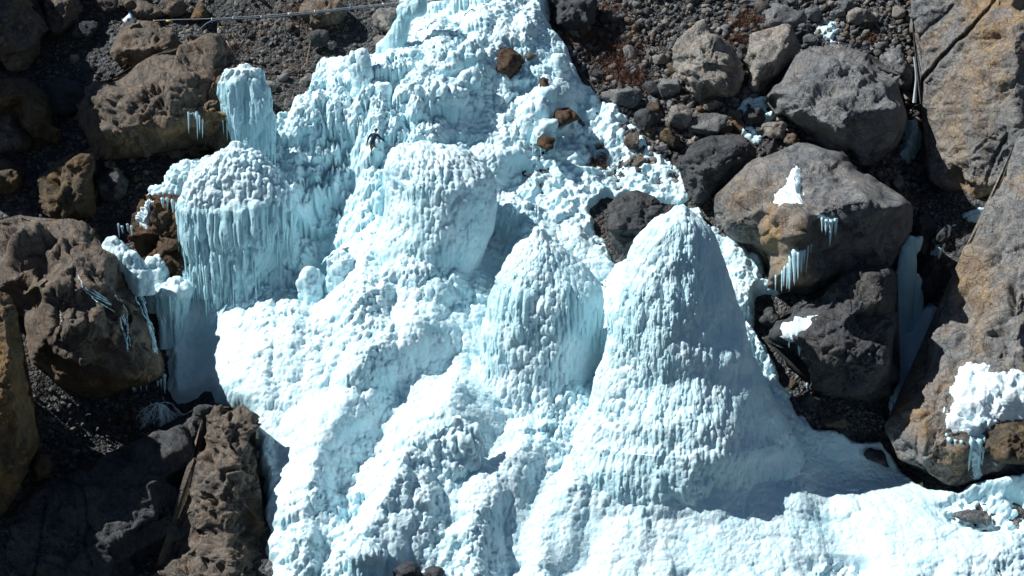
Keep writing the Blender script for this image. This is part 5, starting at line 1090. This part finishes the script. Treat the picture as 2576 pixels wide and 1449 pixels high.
# ================================================================== the climber
def hit(u, v):
    dg = bpy.context.evaluated_depsgraph_get(); d = rays(u, v); ok, loc, *_ = SC.ray_cast(dg, Vector(CAM), Vector(d).normalized())
    return np.array(loc) if ok else ground_hit(u, v)
bpy.context.view_layer.update()
def climber():
    foot = hit(936, 394)
    J = {}; E = []; rad = {}
    def j(n, x, y, z, r, par=None):
        J[n] = (x, y, z); rad[n] = r
        if par: E.append((par, n))
    j('pelvis', .02, .10, .88, .135); j('waist', .04, .13, 1.02, .13, 'pelvis'); j('chest', .12, .20, 1.24, .165, 'waist'); j('collar', .18, .24, 1.40, .11, 'chest'); j('neck', .215, .26, 1.47, .06, 'collar')
    j('head', .25, .30, 1.58, .098, 'neck'); j('crown', .265, .32, 1.665, .08, 'head')
    for s, n, pts in ((-1, 'l', ((-.06, .24, 1.36), (-.235, .20, 1.10), (-.285, .13, .88))), (1, 'r', ((.34, .23, 1.36), (.555, .22, 1.12), (.775, .26, .955)))):
        j(n + 'sh', *pts[0], .085, 'collar'); j(n + 'el', *pts[1], .062, n + 'sh'); j(n + 'wr', *pts[2], .042, n + 'el')
        d = np.array(pts[2]) - np.array(pts[1]); d /= np.linalg.norm(d); palm = np.array(pts[2]) + d * .07; j(n + 'palm', *palm, .042, n + 'wr')
        side = np.cross(d, (0, 1, 0)); side /= np.linalg.norm(side)
        for q, (o_, L) in enumerate(((-.032, .07), (-.011, .085), (.011, .08), (.03, .062))):
            a = palm + side * o_ + d * .035; b = a + d * L * .55 + np.array([0, .012, 0]); c = b + d * L * .45 + np.array([0, .03, -.01])
            j(f'{n}f{q}a', *a, .011, n + 'palm'); j(f'{n}f{q}b', *b, .0105, f'{n}f{q}a'); j(f'{n}f{q}c', *c, .009, f'{n}f{q}b')
        a = np.array(pts[2]) + d * .03 + side * s * -.045; b = a + d * .04 + side * s * -.02
        j(n + 'ta', *a, .013, n + 'palm'); j(n + 'tb', *b, .011, n + 'ta')
    for n, pts in (('L', ((-.07, .09, .82), (.0, .0, .46), (.0, .0, .09), (.01, .17, .04))), ('R', ((.12, .13, .82), (.16, .12, .60), (.21, .34, .42), (.23, .52, .40)))):
        j(n + 'hip', *pts[0], .105, 'pelvis'); j(n + 'kn', *pts[1], .075, n + 'hip'); j(n + 'an', *pts[2], .052, n + 'kn'); j(n + 'toe', *pts[3], .045, n + 'an')
    names = list(J); me = bpy.data.meshes.new('person'); me.from_pydata([J[n] for n in names], [(names.index(a), names.index(b)) for a, b in E], [])
    tmp = bpy.data.objects.new('person_tmp', me); COL.objects.link(tmp)
    sk = tmp.modifiers.new('s', 'SKIN'); tmp.modifiers.new('d', 'SUBSURF').levels = 2
    for i, n in enumerate(names): v = me.skin_vertices[0].data[i]; v.radius = (rad[n], rad[n]); v.use_root = n == 'pelvis'
    dg = bpy.context.evaluated_depsgraph_get(); dg.update(); out = bpy.data.meshes.new_from_object(tmp.evaluated_get(dg)); bpy.data.objects.remove(tmp)
    mats = [flat('navy_jacket', (.008, .026, .058), .9), flat('khaki_trousers', (.115, .085, .05), .9), flat('boots', (.06, .045, .035), .8), flat('skin', (.30, .17, .11), .6), flat('blue_glove', (.03, .17, .30), .7)]
    out.materials.clear()
    for m in mats: out.materials.append(m)
    jn = np.array([J[n] for n in names])
    def cls(n):
        if n[0] in 'LR' or n == 'pelvis': return 2 if n[1:] in ('an', 'toe') else 1
        if n in ('head', 'crown', 'neck'): return 3
        if n.startswith('r') and (n[1] in 'ft' or n == 'rpalm'): return 4
        if n.startswith('l') and (n[1] in 'ft' or n == 'lpalm'): return 3
        return 0
    segs = [(np.array(J[a]), np.array(J[b]), b) for a, b in E]
    for p in out.polygons:
        c = np.array(p.center); best = None
        for a, b, n in segs:
            d = b - a; w = np.clip((c - a) @ d / (d @ d), 0, 1); dist = np.linalg.norm(c - a - w * d) - rad[n] * .5
            if best is None or dist < best[0]: best = (dist, n if w > .25 else n)
        p.material_index = cls(best[1]); p.use_smooth = True
    root = obj('person', out, loc=foot + np.array([0, -.05, -.03])); root.scale = (1.03,) * 3
    tag(root, 'person in navy jacket and khaki trousers seen from behind, reaching right on the ice', 'person')
    V, F = ICO[3]; V = V * (.112, .118, .125) + np.array((.262, .30, 1.625)); V = V + .012 * vnoise(V * 40, 3)[:, None] * np.array([1, 1, 1]); keep = V[:, 2] > 1.57; 
    obj('hair', mesh_from('hair', V, F[keep[F].all(1)], flat('black_hair', (.012, .011, .012), .6)), parent=root)
climber()
